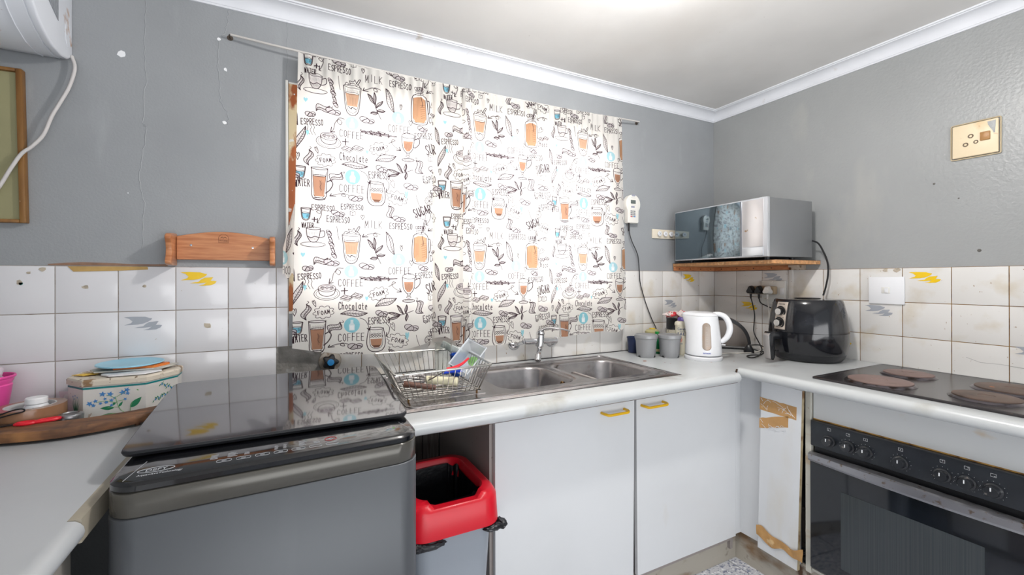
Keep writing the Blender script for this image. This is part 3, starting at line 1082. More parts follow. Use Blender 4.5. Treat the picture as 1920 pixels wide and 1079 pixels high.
def curtain(name, label, path, u0, ztop, zbot, voff, edge=None):
    """path: list of (x, y) of the cloth seen from above; u = arc length"""
    P = catmull([(x, y, 0) for x, y in path], 14)
    S = [0.0]
    for a, b in zip(P, P[1:]):
        S.append(S[-1] + (b - a).length)
    me = bpy.data.meshes.new(name)
    nv = 60
    verts, uvs, faces = [], [], []
    for i, p in enumerate(P):
        zt = interp(ztop, p.x)
        zb = interp(zbot, p.x)
        for j in range(nv + 1):
            t = j / nv
            z = zt + (zb - zt) * t
            k = max(0.0, 1 - (zt - z) / 0.16)
            gather = 0.006 * k * math.sin(p.x * 190) + 0.004 * k * math.sin(p.x * 77 + 1)
            sag = 0.010 * math.sin(p.x * 11 + t * 1.5) * t + 0.004 * math.sin(p.x * 31 + 2 * t) * min(1, t * 3)
            y = -0.055 + (p.y + 0.055) * (0.45 + 0.55 * min(1, t * 2.5)) + gather + sag
            ex = 0.0
            if edge:
                ex = edge(S[i] / S[-1], t)
            if t < 0.02:
                y = -0.055 + (p.y + 0.055) * 0.4 + 0.5 * gather
            verts.append((p.x + ex, min(y, -0.013), z))
            uvs.append(((u0 + S[i]) / PER, (z + voff) / PER))
    n = nv + 1
    for i in range(len(P) - 1):
        for j in range(nv):
            faces.append((i * n + j, i * n + j + 1, (i + 1) * n + j + 1, (i + 1) * n + j))
    me.from_pydata(verts, [], faces)
    ul = me.uv_layers.new(name='UVMap')
    for l in me.loops:
        ul.data[l.index].uv = uvs[l.vertex_index]
    me.materials.append(m_cloth)
    me.polygons.foreach_set('use_smooth', [True] * len(me.polygons))
    o = bpy.data.objects.new(name, me)
    COL.objects.link(o)
    return o


lp = [(-2.357, -.060), (-2.30, -.058), (-2.22, -.064), (-2.14, -.058), (-2.06, -.064), (-1.98, -.060), (-1.92, -.066), (-1.872, -.074),
      (-1.852, -.080), (-1.843, -.060), (-1.838, -.042), (-1.826, -.052), (-1.80, -.066), (-1.77, -.070), (-1.745, -.068), (-1.725, -.064), (-1.708, -.070)]
ltop = [(-2.36, 2.128), (-2.2, 2.123), (-2.0, 2.121), (-1.8, 2.122), (-1.65, 2.122)]
lbot = [(-2.378, 1.034), (-2.284, 1.009), (-2.169, .990), (-2.088, .986), (-1.982, .992), (-1.892, 1.010), (-1.834, 1.030), (-1.787, 1.037), (-1.726, 1.001), (-1.66, .982)]
cl = curtain('curtain', '', lp, 0.003, ltop, lbot, 0.0, lambda s, t: -0.022 * t * (1 - s) ** 3)
tag(cl, 'left curtain with printed cups and the word ESPRESSO, hanging above the washing machine', 'curtain', 'coffee print window curtains')
# turned-back side edge hanging loose on the left curtain
fe = MB()


def flap(i, j):
    z = 1.565 - 0.270 * j
    wd = 0.004 + 0.034 * min(1, j * 1.6)
    x = -2.366 - 0.006 * j - wd * i
    return (x, -0.045 - 0.014 * math.sin(i * 6 + j * 2), z + 0.012 * math.sin(i * 9) * j)


flatgrid(fe, flap, 8, 16)
fo = fe.build('loose_edge', m_cloth, cl)
ul = fo.data.uv_layers.new(name='UVMap')
for l in fo.data.loops:
    co = fo.data.vertices[l.vertex_index].co
    ul.data[l.index].uv = ((-(co.x) * 1.6) / PER, co.z / PER)

rp = [(-1.850, -.024), (-1.82, -.030), (-1.78, -.024), (-1.74, -.030), (-1.715, -.036), (-1.700, -.058), (-1.690, -.072), (-1.680, -.084), (-1.668, -.078), (-1.655, -.062), (-1.62, -.058), (-1.56, -.064), (-1.50, -.058), (-1.44, -.064), (-1.385, -.060), (-1.345, -.068),
      (-1.315, -.054), (-1.30, -.060), (-1.25, -.064), (-1.19, -.058), (-1.155, -.068), (-1.13, -.056), (-1.08, -.062), (-1.02, -.066), (-.985, -.056), (-.93, -.064), (-.885, -.058), (-.84, -.066), (-.80, -.060)]
rtop = [(-1.72, 2.122), (-1.4, 2.122), (-1.1, 2.128), (-.80, 2.136)]
rbot = [(-1.706, .986), (-1.663, .981), (-1.518, .984), (-1.407, .991), (-1.289, .979), (-1.165, .997), (-1.035, 1.005), (-.95, 1.013), (-.861, 1.003), (-.82, 1.02), (-.80, 1.06)]
cr = curtain('curtain', '', rp, -0.070, rtop, rbot, 0.020, lambda s, t: 0.024 * t * max(0, (s - .8) / .2))
tag(cr, 'right curtain with printed jars and glasses, hanging behind the mixer tap', 'curtain', 'coffee print window curtains')

rod = thing('curtain_rod', 'thin sagging curtain wire rod stretched over both curtains', 'curtain rod', (-1.6, -.045, 2.14))
mb = MB()
mb.tube([(-2.574, -.028, 2.153), (-2.36, -.045, 2.137), (-2.0, -.050, 2.126), (-1.6, -.052, 2.123), (-1.1, -.050, 2.128), (-.80, -.045, 2.141), (-.645, -.028, 2.153)], .0042, 8, smooth=8)
mb.build('wire', mat('curtain_wire_sleeve', (198, 194, 190), 0.4), rod)
for x in (-2.578, -.640):
    mb = MB()
    mb.tube([(x, -.002, 2.154), (x, -.022, 2.154), (x + .006 * (1 if x < -1 else -1), -.030, 2.153)], .0026, 7)
    mb.lathe([(0, 0), (.010, 0), (.008, .006), (0, .008)], (0, 0, 0), 12, 0, frame((x, -.0005, 2.154), (1, 0, 0), (0, 0, -1)) @ Matrix.Rotation(0, 4, 'X'))
    mb.build('hook', mat('rusty_hook', (110, 100, 92), 0.4, 0.8), rod)

# ================================================================== WORKTOPS
def nose_profile(zt, th, front, d):
    """front nosing: list of (outward, z) from top to underside"""
    r = th / 2
    pts = []
    for k in range(9):
        a = math.pi / 2 - math.pi * k / 8
        pts.append((front + r * math.cos(a) * 0.85, zt - r + r * math.sin(a)))
    return pts


CHIPS = ((-.857, -.274, .012), (-.955, -.255, .006), (-.80, -.345, .004), (-.60, -.44, .005), (-.47, -.39, .006), (-.48, -.47, .004), (-.79, -.37, .003))
# back worktop with a cut-out for the two bowls
wt = MB()
TH = 0.040
YF = -0.640      # start of the nosing
hx0, hx1, hy0, hy1 = -1.735, -0.975, -0.505, -0.125
wx0, wx1 = -2.104, -0.003
m_lams = [m_lam, m_lamedge]
for a, b in (((wx0, hy1, ZB - TH), (wx1, -0.009, ZB)), ((wx0, -0.6135, ZB - TH), (wx1, hy0, ZB)), ((wx0, hy0, ZB - TH), (hx0, hy1, ZB)), ((hx1, hy0, ZB - TH), (wx1, hy1, ZB))):
    wt.box(a, b)
pr = nose_profile(ZB, TH, -YF, 0)
loopA = [(wx0, -0.6135, ZB), ] + [(wx0, -o_, z) for o_, z in pr] + [(wx0, -0.6135, ZB - TH)]
wt.prism(loopA, (-0.700 - wx0, 0, 0))
# chipped underside strip
ch = [(-2.0, ZB - TH)]
x = -2.0
while x < -0.75:
    x += random.uniform(.02, .06)
    ch.append((x, ZB - TH - random.uniform(0.0005, 0.0035) * (1.6 if -1.5 < x < -1.35 else 1)))
ch.append((-0.72, ZB - TH))
wt.prism([(a, YF + 0.003, z) for a, z in ch], (0, 0.02, 0), 1)
# dark silicone line against the tiles, grime round the sink and small chips in the laminate
wt.box((wx0, -0.0105, ZB - 0.002), (wx1, -0.0085, ZB + 0.0035), 0, 2)
for a, b in (((-2.099, -0.5605, ZB), (-0.939, -0.5555, ZB + 0.0006)), ((-0.9435, -0.5605, ZB), (-0.9385, -0.056, ZB + 0.0006)), ((-2.099, -0.0595, ZB), (-0.939, -0.055, ZB + 0.0006))):
    wt.box(a, b, 0, 2)
for (cx, cy, r) in CHIPS:
    pts = [(cx + r * math.cos(a) * random.uniform(.6, 1.2), cy + r * .8 * math.sin(a) * random.uniform(.6, 1.1), ZB + 0.0002) for a in [2 * math.pi * k / 9 for k in range(9)]]
    wt.prism(pts, (0, 0, 0.0002), 3)
# grime and the gap's shade under the nosing, painted as one dark strip
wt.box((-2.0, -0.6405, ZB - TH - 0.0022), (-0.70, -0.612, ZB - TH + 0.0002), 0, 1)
o = wt.build('worktop', m_lams + [mat('silicone_black', (34, 28, 26), .7), mat('worktop_chip_brown', (142, 94, 68), .8)])
tag(o, 'pale grey worktop under the window holding the double sink', 'worktop')

# right worktop (a little higher, hob let in)
wt = MB()
XF = -0.655
wt.box((XF + 0.015, -2.3, ZR - TH), (-0.009, -0.6155, ZR))
pr = nose_profile(ZR, TH, -XF, 0)
wt.prism([(XF + 0.015, -0.6155, ZR)] + [(-o_, -0.6155, z) for o_, z in pr] + [(XF + 0.015, -0.6155, ZR - TH)], (0, -1.6845, 0))
wt.prism([(-0.675, -0.6150, ZR - 0.004), (-0.679, -0.6150, ZR - 0.014), (-0.672, -0.6150, ZR - 0.036), (-0.660, -0.6150, ZR - 0.036), (-0.664, -0.6150, ZR - 0.006)], (0, -0.004, 0), 1)
wt.box((-0.64, -0.6154, ZR - 0.013), (-0.02, -0.6135, ZR - 0.001), 0, 1)
o = wt.build('worktop', m_lams)
tag(o, 'grey worktop with rounded edge along the right wall around the hob', 'worktop')

# left worktop
wt = MB()
wt.box((-3.449, -2.6, ZB - TH), (-2.715, -0.009, ZB))
pr = nose_profile(ZB, TH, 2.715, 0)
XL = -2.7105
loopA = [(-2.715, -0.868, ZB)]
for k in range(9):
    a = math.pi / 2 - math.pi * k / 8
    loopA.append((-2.712 + 0.02 * math.cos(a) , -0.868, ZB - 0.02 + 0.02 * math.sin(a)))
loopA.append((-2.715, -0.868, ZB - TH))
wt.prism(loopA, (0, -1.73, 0))
wt.box((-2.715, -0.866, ZB - TH), (-2.697, -0.009, ZB), 0, 1)
o = wt.build('worktop', [mat('worktop_laminate_left', (180, 183, 186), 0.3, var=(3, 0.05), stains=(((206, 160, 176), 4.5, 0.72, 0.85), ((140, 112, 86), 70, 0.76, 0.775)), spec=0.5), mat('worktop_taped_edge', (164, 156, 140), 0.6, var=(12, 0.12))])
tag(o, 'grey worktop on the left beside the washing machine, holding the tin box', 'worktop')

# ================================================================== CABINETS
DZ0, DZ1 = 0.127, 0.835
cab = thing('sink_cabinet', 'white double base cabinet with yellow handles under the sink', 'cabinet', (-1.2, -0.28, 0))
mb = MB()
mb.box((-1.800, -0.535, 0.06), (-1.784, -0.02, ZB - TH))           # left side panel
mb.box((-0.602, -0.535, 0.06), (-0.586, -0.02, ZB - TH))
mb.box((-1.784, -0.535, 0.10), (-0.602, -0.02, 0.118))
mb.box((-1.784, -0.030, 0.118), (-0.602, -0.022, ZB - TH))
mb.box((-1.200, -0.535, 0.118), (-1.184, -0.03, ZB - TH))
mb.build('carcass', m_cabin, cab)
mb = MB()
mb.box((-1.80, -0.520, 0.0), (-0.545, -0.507, 0.118))
mb.build('kickboard', m_kick, cab)
m_edge = mat('chipboard_edge_dark', (92, 72, 54), 0.85)


def door(name, x0, x1, z0, z1, x0b=None, x1b=None):
    """front at y -0.555, optional different x at the bottom (sagging doors)"""
    x0b = x0 if x0b is None else x0b
    x1b = x1 if x1b is None else x1b
    mb = MB()
    lp_ = [(x0b, -0.555, z0), (x1b, -0.555, z0), (x1, -0.555, z1), (x0, -0.555, z1)]
    mb.prism(lp_, (0, 0.017, 0), 0, 0.0012, seg=1)
    return mb.build(name, m_cab, cab)


d1 = door('door', -1.7885, -1.190, DZ0 - 0.002, 0.834, -1.7885, -1.1965)
d2 = door('door', -1.1805, -0.592, DZ0, 0.836, -1.176, -0.592)
m_hand = mat('handle_yellow', (244, 190, 16), 0.3, coat=.3)


def handle(x0, x1, z, par):
    mb = MB()
    yb = -0.5545
    y1 = -0.588
    dz = -0.002
    pts = [(x0, yb, z), (x0, yb - 0.012, z), (x0 + .002, y1 + .008, z), (x0 + .010, y1, z + dz), (x0 + .03, y1 - .001, z + dz), (x1 - .03, y1 - .001, z + dz), (x1 - .010, y1, z + dz), (x1 - .002, y1 + .008, z), (x1, yb - .012, z), (x1, yb, z)]
    mb.tube(pts, .0052, 10, smooth=5)
    mb.build('handle', m_hand, par)


handle(-1.352, -1.243, 0.786, d1)
handle(-1.155, -1.042, 0.788, d2)

# corner post and right run
cor = thing('corner_post', 'narrow white corner filler beside the leaning taped panel', 'filler panel', (-0.57, -0.57, 0.13))
mb = MB()
mb.box((-0.590, -0.553, 0.135), (-0.556, -0.538, 0.848))
mb.build('back_run_face', m_cab, cor)
mb = MB()
mb.box((-0.556, -0.800, 0.135), (-0.542, -0.553, 0.853))
mb.build('side_face', m_cab, cor)
kb = MB()
kb.box((-0.545, -2.2, 0.0), (-0.530, -0.507, 0.135))
o = kb.build('kickboard', m_kick)
tag(o, 'dirty kickboard along the floor under the oven side', 'kickboard')

pan = thing('cabinet_door', 'loose white cabinet door leaning, patched with brown packing tape', 'cabinet door', (-0.57, -0.73, 0.12))
Mp = Matrix.Translation((-0.575, -0.727, 0.12)) @ Matrix.Rotation(math.radians(2.2), 4, 'X') @ Matrix.Rotation(math.radians(-1.1), 4, 'Y')
mb = MB()
mb.box((-0.008, -0.080, 0.004), (0.008, 0.080, 0.728), 0.0012, 0, Mp, seg=1)
mb.box((-0.0075, -0.0806, 0.005), (0.0075, -0.0800, 0.727), 0, 1, Mp)
mb.build('board', [m_cab, mat('chipboard_edge_stained', (176, 160, 128), 0.8, stains=(((120, 90, 60), 20, 0.5, 0.65),))], pan)
# tape pieces, scratched
for nm, zc, hh, sl, y0_, y1_ in (('tape', .632, .028, -.01, -.062, .084), ('tape', .545, .024, .38, -.032, .084)):
    mb = MB()
    pts = []
    n = 9
    for k in range(n + 1):
        y = y1_ + (y0_ - y1_) * k / n
        pts.append((-0.0087, y, zc + hh + sl * (y1_ - y) * (1 if nm else 1) - random.uniform(0, .003)))
    for k in range(n + 1):
        y = y0_ + (y1_ - y0_) * k / n
        pts.append((-0.0087, y, zc - hh + sl * (y1_ - y) * 1.0 + random.uniform(0, .004)))
    mb.prism([Mp @ Vector(p) for p in pts], Vector((0.0006, 0, 0)), 0)
    for k in range(15):
        a = Vector((-0.0091, random.uniform(y0_ + .01, y1_ - .004), zc + random.uniform(-hh, hh) * .6))
        b = a + Vector((0, random.uniform(-.035, .035), random.uniform(-.028, .028)))
        b.y = min(max(b.y, y0_ + .004), y1_ - .004)
        b.z = min(max(b.z, zc - hh * .8), zc + hh * .8)
        mb.tube([Mp @ a, Mp @ ((a + b) / 2 + Vector((0, .002, .003))), Mp @ b], .0007, 5, 1)
    mb.build('tape', [m_tape, m_white], pan)
mb = MB()


def tp(i, j):
    y = .084 - .190 * i
    z = .082 + .028 * (j - .5) * 2 * (.75 + .25 * math.sin(i * 7)) - .012 * math.sin(i * 3)
    x = -0.0105 - .004 * abs(math.sin(i * 11 + j * 2)) - (.010 * max(0, i - .75) * 4)
    return Mp @ Vector((x, y, z + .006 * math.sin(i * 14)))


flatgrid(mb, tp, 22, 4)
mb.build('crumpled_tape', m_tape, pan)

# oven housing
ov = thing('built_in_oven', 'black built-in oven with seven knobs and wide glass door', 'oven', (-0.3, -1.157, 0.15))
hs = thing('oven_housing', 'white cabinet housing around the black oven', 'cabinet', (-0.3, -1.15, 0))
mb = MB()
mb.box((-0.572, -0.852, 0.136), (-0.02, -0.832, ZR - TH - .001), 0.001, 0, seg=1)
mb.box((-0.560, -1.480, 0.742), (-0.545, -0.854, ZR - TH - .001), 0.001, 0, seg=1)
mb.box((-0.572, -1.480, 0.150), (-0.545, -0.854, 0.160), 0.001, 0, seg=1)
mb.build('carcass', mat('housing_yellowed', (200, 198, 188), 0.35, stains=(((176, 140, 88), 5, 0.58, 0.75, (1, 1, 3)), ((128, 100, 66), 60, 0.72, 0.76))), hs)
mb = MB()
mb.box((-0.5615, -1.479, 0.738), (-0.5600, -0.856, 0.852), 0)
mb.build('fascia', mat('fascia_white', (210, 212, 212), 0.35, stains=(((196, 160, 104), 6, 0.62, 0.8, (1, 1, 2)),)), hs)
mb = MB()
mb.box((-0.5625, -1.479, 0.7365), (-0.5600, -0.856, 0.7405))
mb.build('grease_line', mat('grease_yellow', (190, 146, 76), .6, stains=(((120, 84, 44), 30, .5, .65),)), hs)
# junk seen in the gap behind the leaning panel
mb = MB()
mb.box((-0.30, -0.826, 0.14), (-0.05, -0.70, 0.16))
mb.box((-0.42, -0.826, 0.136), (-0.40, -0.60, 0.30), 0.004, 0, Matrix.Rotation(0.0, 4, 'Z'))
mb.build('inner_shelf', m_cabin, hs)

XO = -0.585
m_oven = mat('oven_black_enamel', (34, 38, 44), 0.32, spec=0.5, var=(14, 0.2), stains=(((96, 96, 96), 60, 0.70, 0.78), ((84, 92, 92), 4, 0.60, 0.9)))
m_oglass = mat('oven_door_glass', (18, 22, 28), 0.08, spec=0.6, coat=0.2, stains=(((120, 114, 104), 150, 0.76, 0.79),))
m_ometal = mat('oven_handle_metal', (150, 150, 154), 0.28, 0.8, stains=(((120, 104, 92), 60, 0.60, 0.70),))
mb = MB()
mb.box((-0.56, -1.454, 0.165), (-0.05, -0.860, 0.736))
mb.build('body', m_blackp, ov)
mb = MB()
mb.box((XO, -1.457, 0.640), (-0.560, -0.857, 0.736), 0.004)
cp = mb.build('control_panel', m_oven, ov)
KN = [(-0.921, 0), (-0.981, 0), (-1.033, 0), (-1.128, 0), (-1.228, 0), (-1.281, 0), (-1.334, 0)]
m_knob = mat('oven_knob', (34, 36, 40), 0.28, coat=.4, stains=(((110, 104, 100), 50, 0.62, 0.7),))
for i, (ky, _) in enumerate(KN):
    mb = MB()
    kz = 0.676
    Mk = frame((XO - .0005, ky, kz), (0, -1, 0), (0, 0, 1))
    Mk = Matrix.Translation((XO - .0005, ky, kz)) @ Matrix.Rotation(-math.pi / 2, 4, 'Y')
    mb.lathe([(0, 0), (.021, 0), (.0205, .004), (.0165, .006), (.0160, .020), (.0145, .0225), (0, .0230)], (0, 0, 0), 28, 0, Mk)
    mb.box((XO - .0252, ky - .0012, kz + .002), (XO - .0232, ky + .0012, kz + .012), 0, 1)
    k = mb.build('knob', [m_knob, m_prw], ov)
    # scale marks and the symbol above each knob
    mk = MB()
    for t in range(-5, 6):
        if i == 0 and t not in (5,):
            continue
        a = math.radians(t * 27 + 8 * (i % 2))
        rr = .0262
        y, z = ky - rr * math.sin(a), kz + rr * math.cos(a)
        mk.box((XO - .0009, y - .0005, z - .0005), (XO - .0002, y + .0005, z + .0005))
    if i:
        mk.build('scale_marks', m_prw, cp)
    mk = MB()
    sy, sz = ky, kz + .043
    s = .0055
    lp_ = [(XO - .0007, sy + s, sz - s * .8), (XO - .0007, sy - s, sz - s * .8), (XO - .0007, sy - s, sz + s * .8), (XO - .0007, sy + s, sz + s * .8)]
    mk.tube(lp_,   .00042, 4, closed=True)
    q = [(.4, -.3), (-.4, .3), (0, 0), (0, 0), (0, .3), (-.4, .3), (-.4, -.3)][i]
    mk.tube([(XO - .0007, sy + q[0] * s + .0012, sz + q[1] * s), (XO - .0007, sy + q[0] * s - .0012, sz + q[1] * s + .0012), (XO - .0007, sy + q[0] * s - .001, sz + q[1] * s - .0015)], .0006, 4, closed=True)
    mk.build('symbol', m_prw, cp)
mb = MB()
mb.box((XO - .004, -1.457, 0.172), (-0.560, -0.857, 0.612), 0.004)
od = mb.build('door', m_oglass, ov)
# bowed metal handle rail along the door top
rail = []
n = 24
mb = MB()
t = bmesh.new()
rings = []
for k in range(n + 1):
    y = -0.853 - 0.604 * k / n
    bow = .018 * math.sin(math.pi * k / n)
    x = XO - .006 - bow
    zt = .612 + .010 * math.sin(math.pi * k / n) * .5
    zb = .582
    rings.append([t.verts.new(p) for p in ((x, y, zb), (x - .004, y, zb + .008), (x - .003, y, zt - .004), (x + .004, y, zt), (XO + .010, y, zt + .002), (XO + .010, y, zb))])
for A, B in zip(rings, rings[1:]):
    for k in range(6):
        t.faces.new((A[k], A[(k + 1) % 6], B[(k + 1) % 6], B[k]))
t.faces.new(rings[0])
t.faces.new(rings[-1][::-1])
bmesh.ops.recalc_face_normals(t, faces=t.faces)
mb.merge(t)
mb.build('handle_rail', m_ometal, od, angle=25)
mb = MB()
mb.box((XO - .0052, -1.318, 0.225), (XO - .0042, -0.960, 0.505), 0)
mb.build('window', mat('oven_window_mesh', (40, 46, 50), 0.14, spec=0.6, coat=.2, grain=((58, 64, 66), (.5, 420, .5), 3)), od)

# ================================================================== HOB
hb = thing('electric_hob', 'black enamel hob with four solid hotplates let into the right worktop', 'hob', (-0.326, -1.16, ZR))
mb = MB()
L_ = rrect(0, 0, .536, .600, .012, 3)
hc = Vector((-.326, -1.165, 0))
loft(mb, [[p + hc + Vector((0, 0, ZR + .0005)) for p in L_], [p + hc + Vector((0, 0, ZR + .006)) for p in L_], [(p * .985) + hc + Vector((0, 0, ZR + .0085)) for p in L_], [(p * .95) + hc + Vector((0, 0, ZR + .0065)) for p in L_]])
mb.build('pan', mat('hob_black_enamel', (44, 40, 42), 0.2, spec=0.6, stains=(((120, 104, 92), 9, 0.62, 0.8), ((150, 130, 110), 90, 0.72, 0.76))), hb)
m_plate = mat('cast_hotplate_brown', (134, 112, 106), 0.55, 0.2, var=(8, 0.15), stains=(((96, 78, 72), 14, 0.55, 0.75),))
m_plated = mat('cast_hotplate_dark', (104, 86, 76), 0.55, 0.2, var=(10, 0.2), stains=(((190, 112, 52), 26, 0.68, 0.72), ((70, 58, 52), 14, 0.55, 0.7)))
m_ring = mat('hotplate_ring', (110, 104, 108), 0.25, 0.9, stains=(((60, 50, 46), 30, 0.5, 0.6),))
for (px_, py_, rr, mm) in ((-.478, -1.030, .090, m_plate), (-.240, -1.022, .073, m_plate), (-.445, -1.283, .075, m_plated), (-.235, -1.290, .090, m_plated)):
    mb = MB()
    mb.lathe([(0, .016), (rr * .25, .016), (rr * .26, .0175), (rr * .93, .0178), (rr, .016), (rr, .006), (0, .006)], (px_, py_, ZR), 48)
    hp = mb.build('hotplate', mm, hb)
    mb = MB()
    mb.lathe([(rr + .0005, .013), (rr + .004, .012), (rr + .010, .007), (rr + .010, .005), (rr + .0005, .005)], (px_, py_, ZR), 48)
    mb.build('rim', m_ring, hp)

# ================================================================== SINK
sk = thing('double_sink', 'stainless steel double bowl sink with left drainer', 'sink', (-1.5, -0.31, ZB))
SX0, SX1, SY0, SY1 = -2.095, -0.943, -0.556, -0.060
B1 = (-1.5425, -0.308, .330, .325, .075)
B2 = (-1.1650, -0.318, .340, .330, .075)
t = bmesh.new()
zt = ZB + .0035


def loopverts(bm, pts):
    vs = [bm.verts.new(p) for p in pts]
    es = [bm.edges.new((vs[k], vs[(k + 1) % len(vs)])) for k in range(len(vs))]
    return vs, es


ol = rrect((SX0 + SX1) / 2, (SY0 + SY1) / 2, SX1 - SX0 - .012, SY1 - SY0 - .012, .006, 3, zt)
vo, eo = loopverts(t, ol)
eds = list(eo)
bowl_l = []
for (cx, cy, w_, h_, r_) in (B1, B2):
    vb, eb = loopverts(t, rrect(cx, cy, w_, h_, r_, 8, zt - .001))
    bowl_l.append(vb)
    eds += eb
bmesh.ops.triangle_fill(t, use_beauty=True, edges=eds)
# outer lip
rim = [t.verts.new(Vector((SX0 + (SX1 - SX0) * (0.5 + (v.co.x - (SX0 + SX1) / 2) / (SX1 - SX0 - .012)), SY0 + (SY1 - SY0) * (0.5 + (v.co.y - (SY0 + SY1) / 2) / (SY1 - SY0 - .012)), ZB + .0004))) for v in vo]
for k in range(len(vo)):
    t.faces.new((vo[k], vo[(k + 1) % len(vo)], rim[(k + 1) % len(vo)], rim[k]))
for vb, (cx, cy, w_, h_, r_) in zip(bowl_l, (B1, B2)):
    prev = vb
    for (ins, dz) in ((.004, -.004), (.008, -.012), (.020, -.100), (.028, -.125), (.048, -.140), (.075, -.146)):
        L2 = rrect(cx, cy, w_ - 2 * ins, h_ - 2 * ins, max(.02, r_ - ins * .4), 8, zt + dz)
        cur = [t.verts.new(p) for p in L2]
        for k in range(len(cur)):
            t.faces.new((prev[k], prev[(k + 1) % len(cur)], cur[(k + 1) % len(cur)], cur[k]))
        prev = cur
    t.faces.new(prev)
bmesh.ops.recalc_face_normals(t, faces=t.faces)
for f in t.faces:
    if abs(f.normal.z) > .9 and f.normal.z < 0:
        pass
mb = MB()
mb.merge(t)
mb.build('basin_sheet', m_steel, sk, angle=60)
for (cx, cy, w_, h_, r_) in (B1, B2):
    mb = MB()
    mb.lathe([(0, -.0005), (.018, -.0005), (.032, .002), (.036, .0035), (.036, 0)], (cx, cy, zt - .146), 24)
    mb.build('drain', m_chrome, sk)
mb = MB()
for k in range(1):
    # pressed ridge framing drainer and bowls
    pts = [(p.x, p.y, zt + .0002) for p in rrect((SX0 + SX1) / 2, (SY0 + SY1) / 2, SX1 - SX0 - .055, SY1 - SY0 - .055, .03, 6)]
    mb.tube(pts, .0022, 6, closed=True)
for k in range(7):
    y = -.46 + .05 * k
    mb.tube([(-2.05, y, zt - .0024), (-1.78, y, zt - .0024)], .003, 6)
mb.build('pressed_ridges', m_steel, sk)
mb = MB()
mb.lathe([(0, 0), (.010, 0), (.009, .003), (.004, .003), (0, .001)], (0, 0, 0), 16, 0, Matrix.Translation((-1.392, -.36, ZB - .030)) @ Matrix.Rotation(-math.pi / 2, 4, 'Y'))
mb.build('overflow', mat('overflow_grime', (120, 90, 50), 0.5, 0.5), sk)

# ================================================================== TAP
tp_ = thing('mixer_tap', 'chrome wall mixer tap with single lever above the sink', 'tap', (-1.335, -0.0, 0.99))
for x in (-1.425, -1.215):
    mb = MB()
    mb.lathe([(0, 0), (.033, 0), (.032, .004), (.024, .012), (.014, .016), (0, .018)], (0, 0, 0), 28, 0, Matrix.Translation((x, -.0090, .975)) @ Matrix.Rotation(math.pi / 2, 4, 'X'))
    mb.tube([(x, -.015, .975), (x + (.008 if x < -1.3 else -.006), -.040, .980), (x + (.020 if x < -1.3 else -.012), -.068, .990)], .0125, 14, smooth=5)
    mb.build('wall_flange', m_chrome, tp_)
mb = MB()
mb.cyl((-1.408, -.072, .991), (-1.225, -.072, .983), .0145, bev=.003)
mb.build('bar', m_chrome, tp_)
mb = MB()
mb.cyl((-1.326, -.078, .962), (-1.322, -.080, 1.022), .0205, .019, bev=.004)
mb.lathe([(.019, 0), (.021, .004), (.019, .016), (.010, .022), (0, .023)], (-1.322, -.080, 1.018), 24)
mb.build('body', m_chrome, tp_)
mb = MB()
mb.tube([(-1.328, -.084, .965), (-1.340, -.100, .948), (-1.362, -.130, .940), (-1.378, -.150, .934)], .013, 14, smooth=5)
mb.cyl((-1.375, -.147, .938), (-1.386, -.160, .914), .0145, bev=.002)
mb.build('spout', m_chrome, tp_)
mb = MB()
t = bmesh.new()
rings = []
lev = catmull([(-1.322, -.080, 1.034), (-1.318, -.090, 1.044), (-1.300, -.115, 1.053), (-1.262, -.150, 1.052), (-1.215, -.165, 1.040)], 6)
for k, p in enumerate(lev):
    f = k / (len(lev) - 1)
    wd = .019 - .008 * f
    hh = .010 - .0065 * f
    d = (lev[min(k + 1, len(lev) - 1)] - lev[max(0, k - 1)]).normalized()
    sd = d.cross(Vector((0, 0, 1))).normalized()
    up = sd.cross(d)
    rings.append([t.verts.new(p + sd * wd * math.cos(a) + up * hh * math.sin(a)) for a in [2 * math.pi * q / 10 for q in range(10)]])
for A, B in zip(rings, rings[1:]):
    for k in range(10):
        t.faces.new((A[k], A[(k + 1) % 10], B[(k + 1) % 10], B[k]))
t.faces.new(rings[0])
t.faces.new(rings[-1])
bmesh.ops.recalc_face_normals(t, faces=t.faces)
mb.merge(t)
mb.build('lever', m_chrome, tp_)

# stop valve on the wall
sv = thing('stop_valve', 'black star shaped stop valve knob with blue centre, behind the washing machine', 'valve', (-2.245, -.01, .960))
mb = MB()
Mv = Matrix.Translation((-2.245, -.0092, .962)) @ Matrix.Rotation(math.pi / 2, 4, 'X')
mb.lathe([(0, 0), (.042, 0), (.040, .003), (.022, .006), (0, .007)], (0, 0, 0), 28, 0, Mv)
mb.build('flange', mat('valve_flange', (170, 160, 148), 0.4, 0.4, stains=(((120, 96, 70), 30, .55, .65),)), sv)
mb = MB()
st_ = [(math.cos(2 * math.pi * k / 24) * (.026 + .006 * math.cos(5 * 2 * math.pi * k / 24)), math.sin(2 * math.pi * k / 24) * (.026 + .006 * math.cos(5 * 2 * math.pi * k / 24)), .012) for k in range(24)]
mb.prism(st_, (0, 0, .022), 0, .003, Mv)
mb.cyl(Mv @ Vector((0, 0, .004)), Mv @ Vector((0, 0, .014)), .012)
mb.build('knob', m_blackp, sv)
mb = MB()
mb.lathe([(0, .0345), (.013, .0345), (.012, .037), (0, .038)], (0, 0, 0), 20, 0, Mv)
mb.build('blue_cap', mat('cap_blue', (40, 120, 176), 0.35), sv)

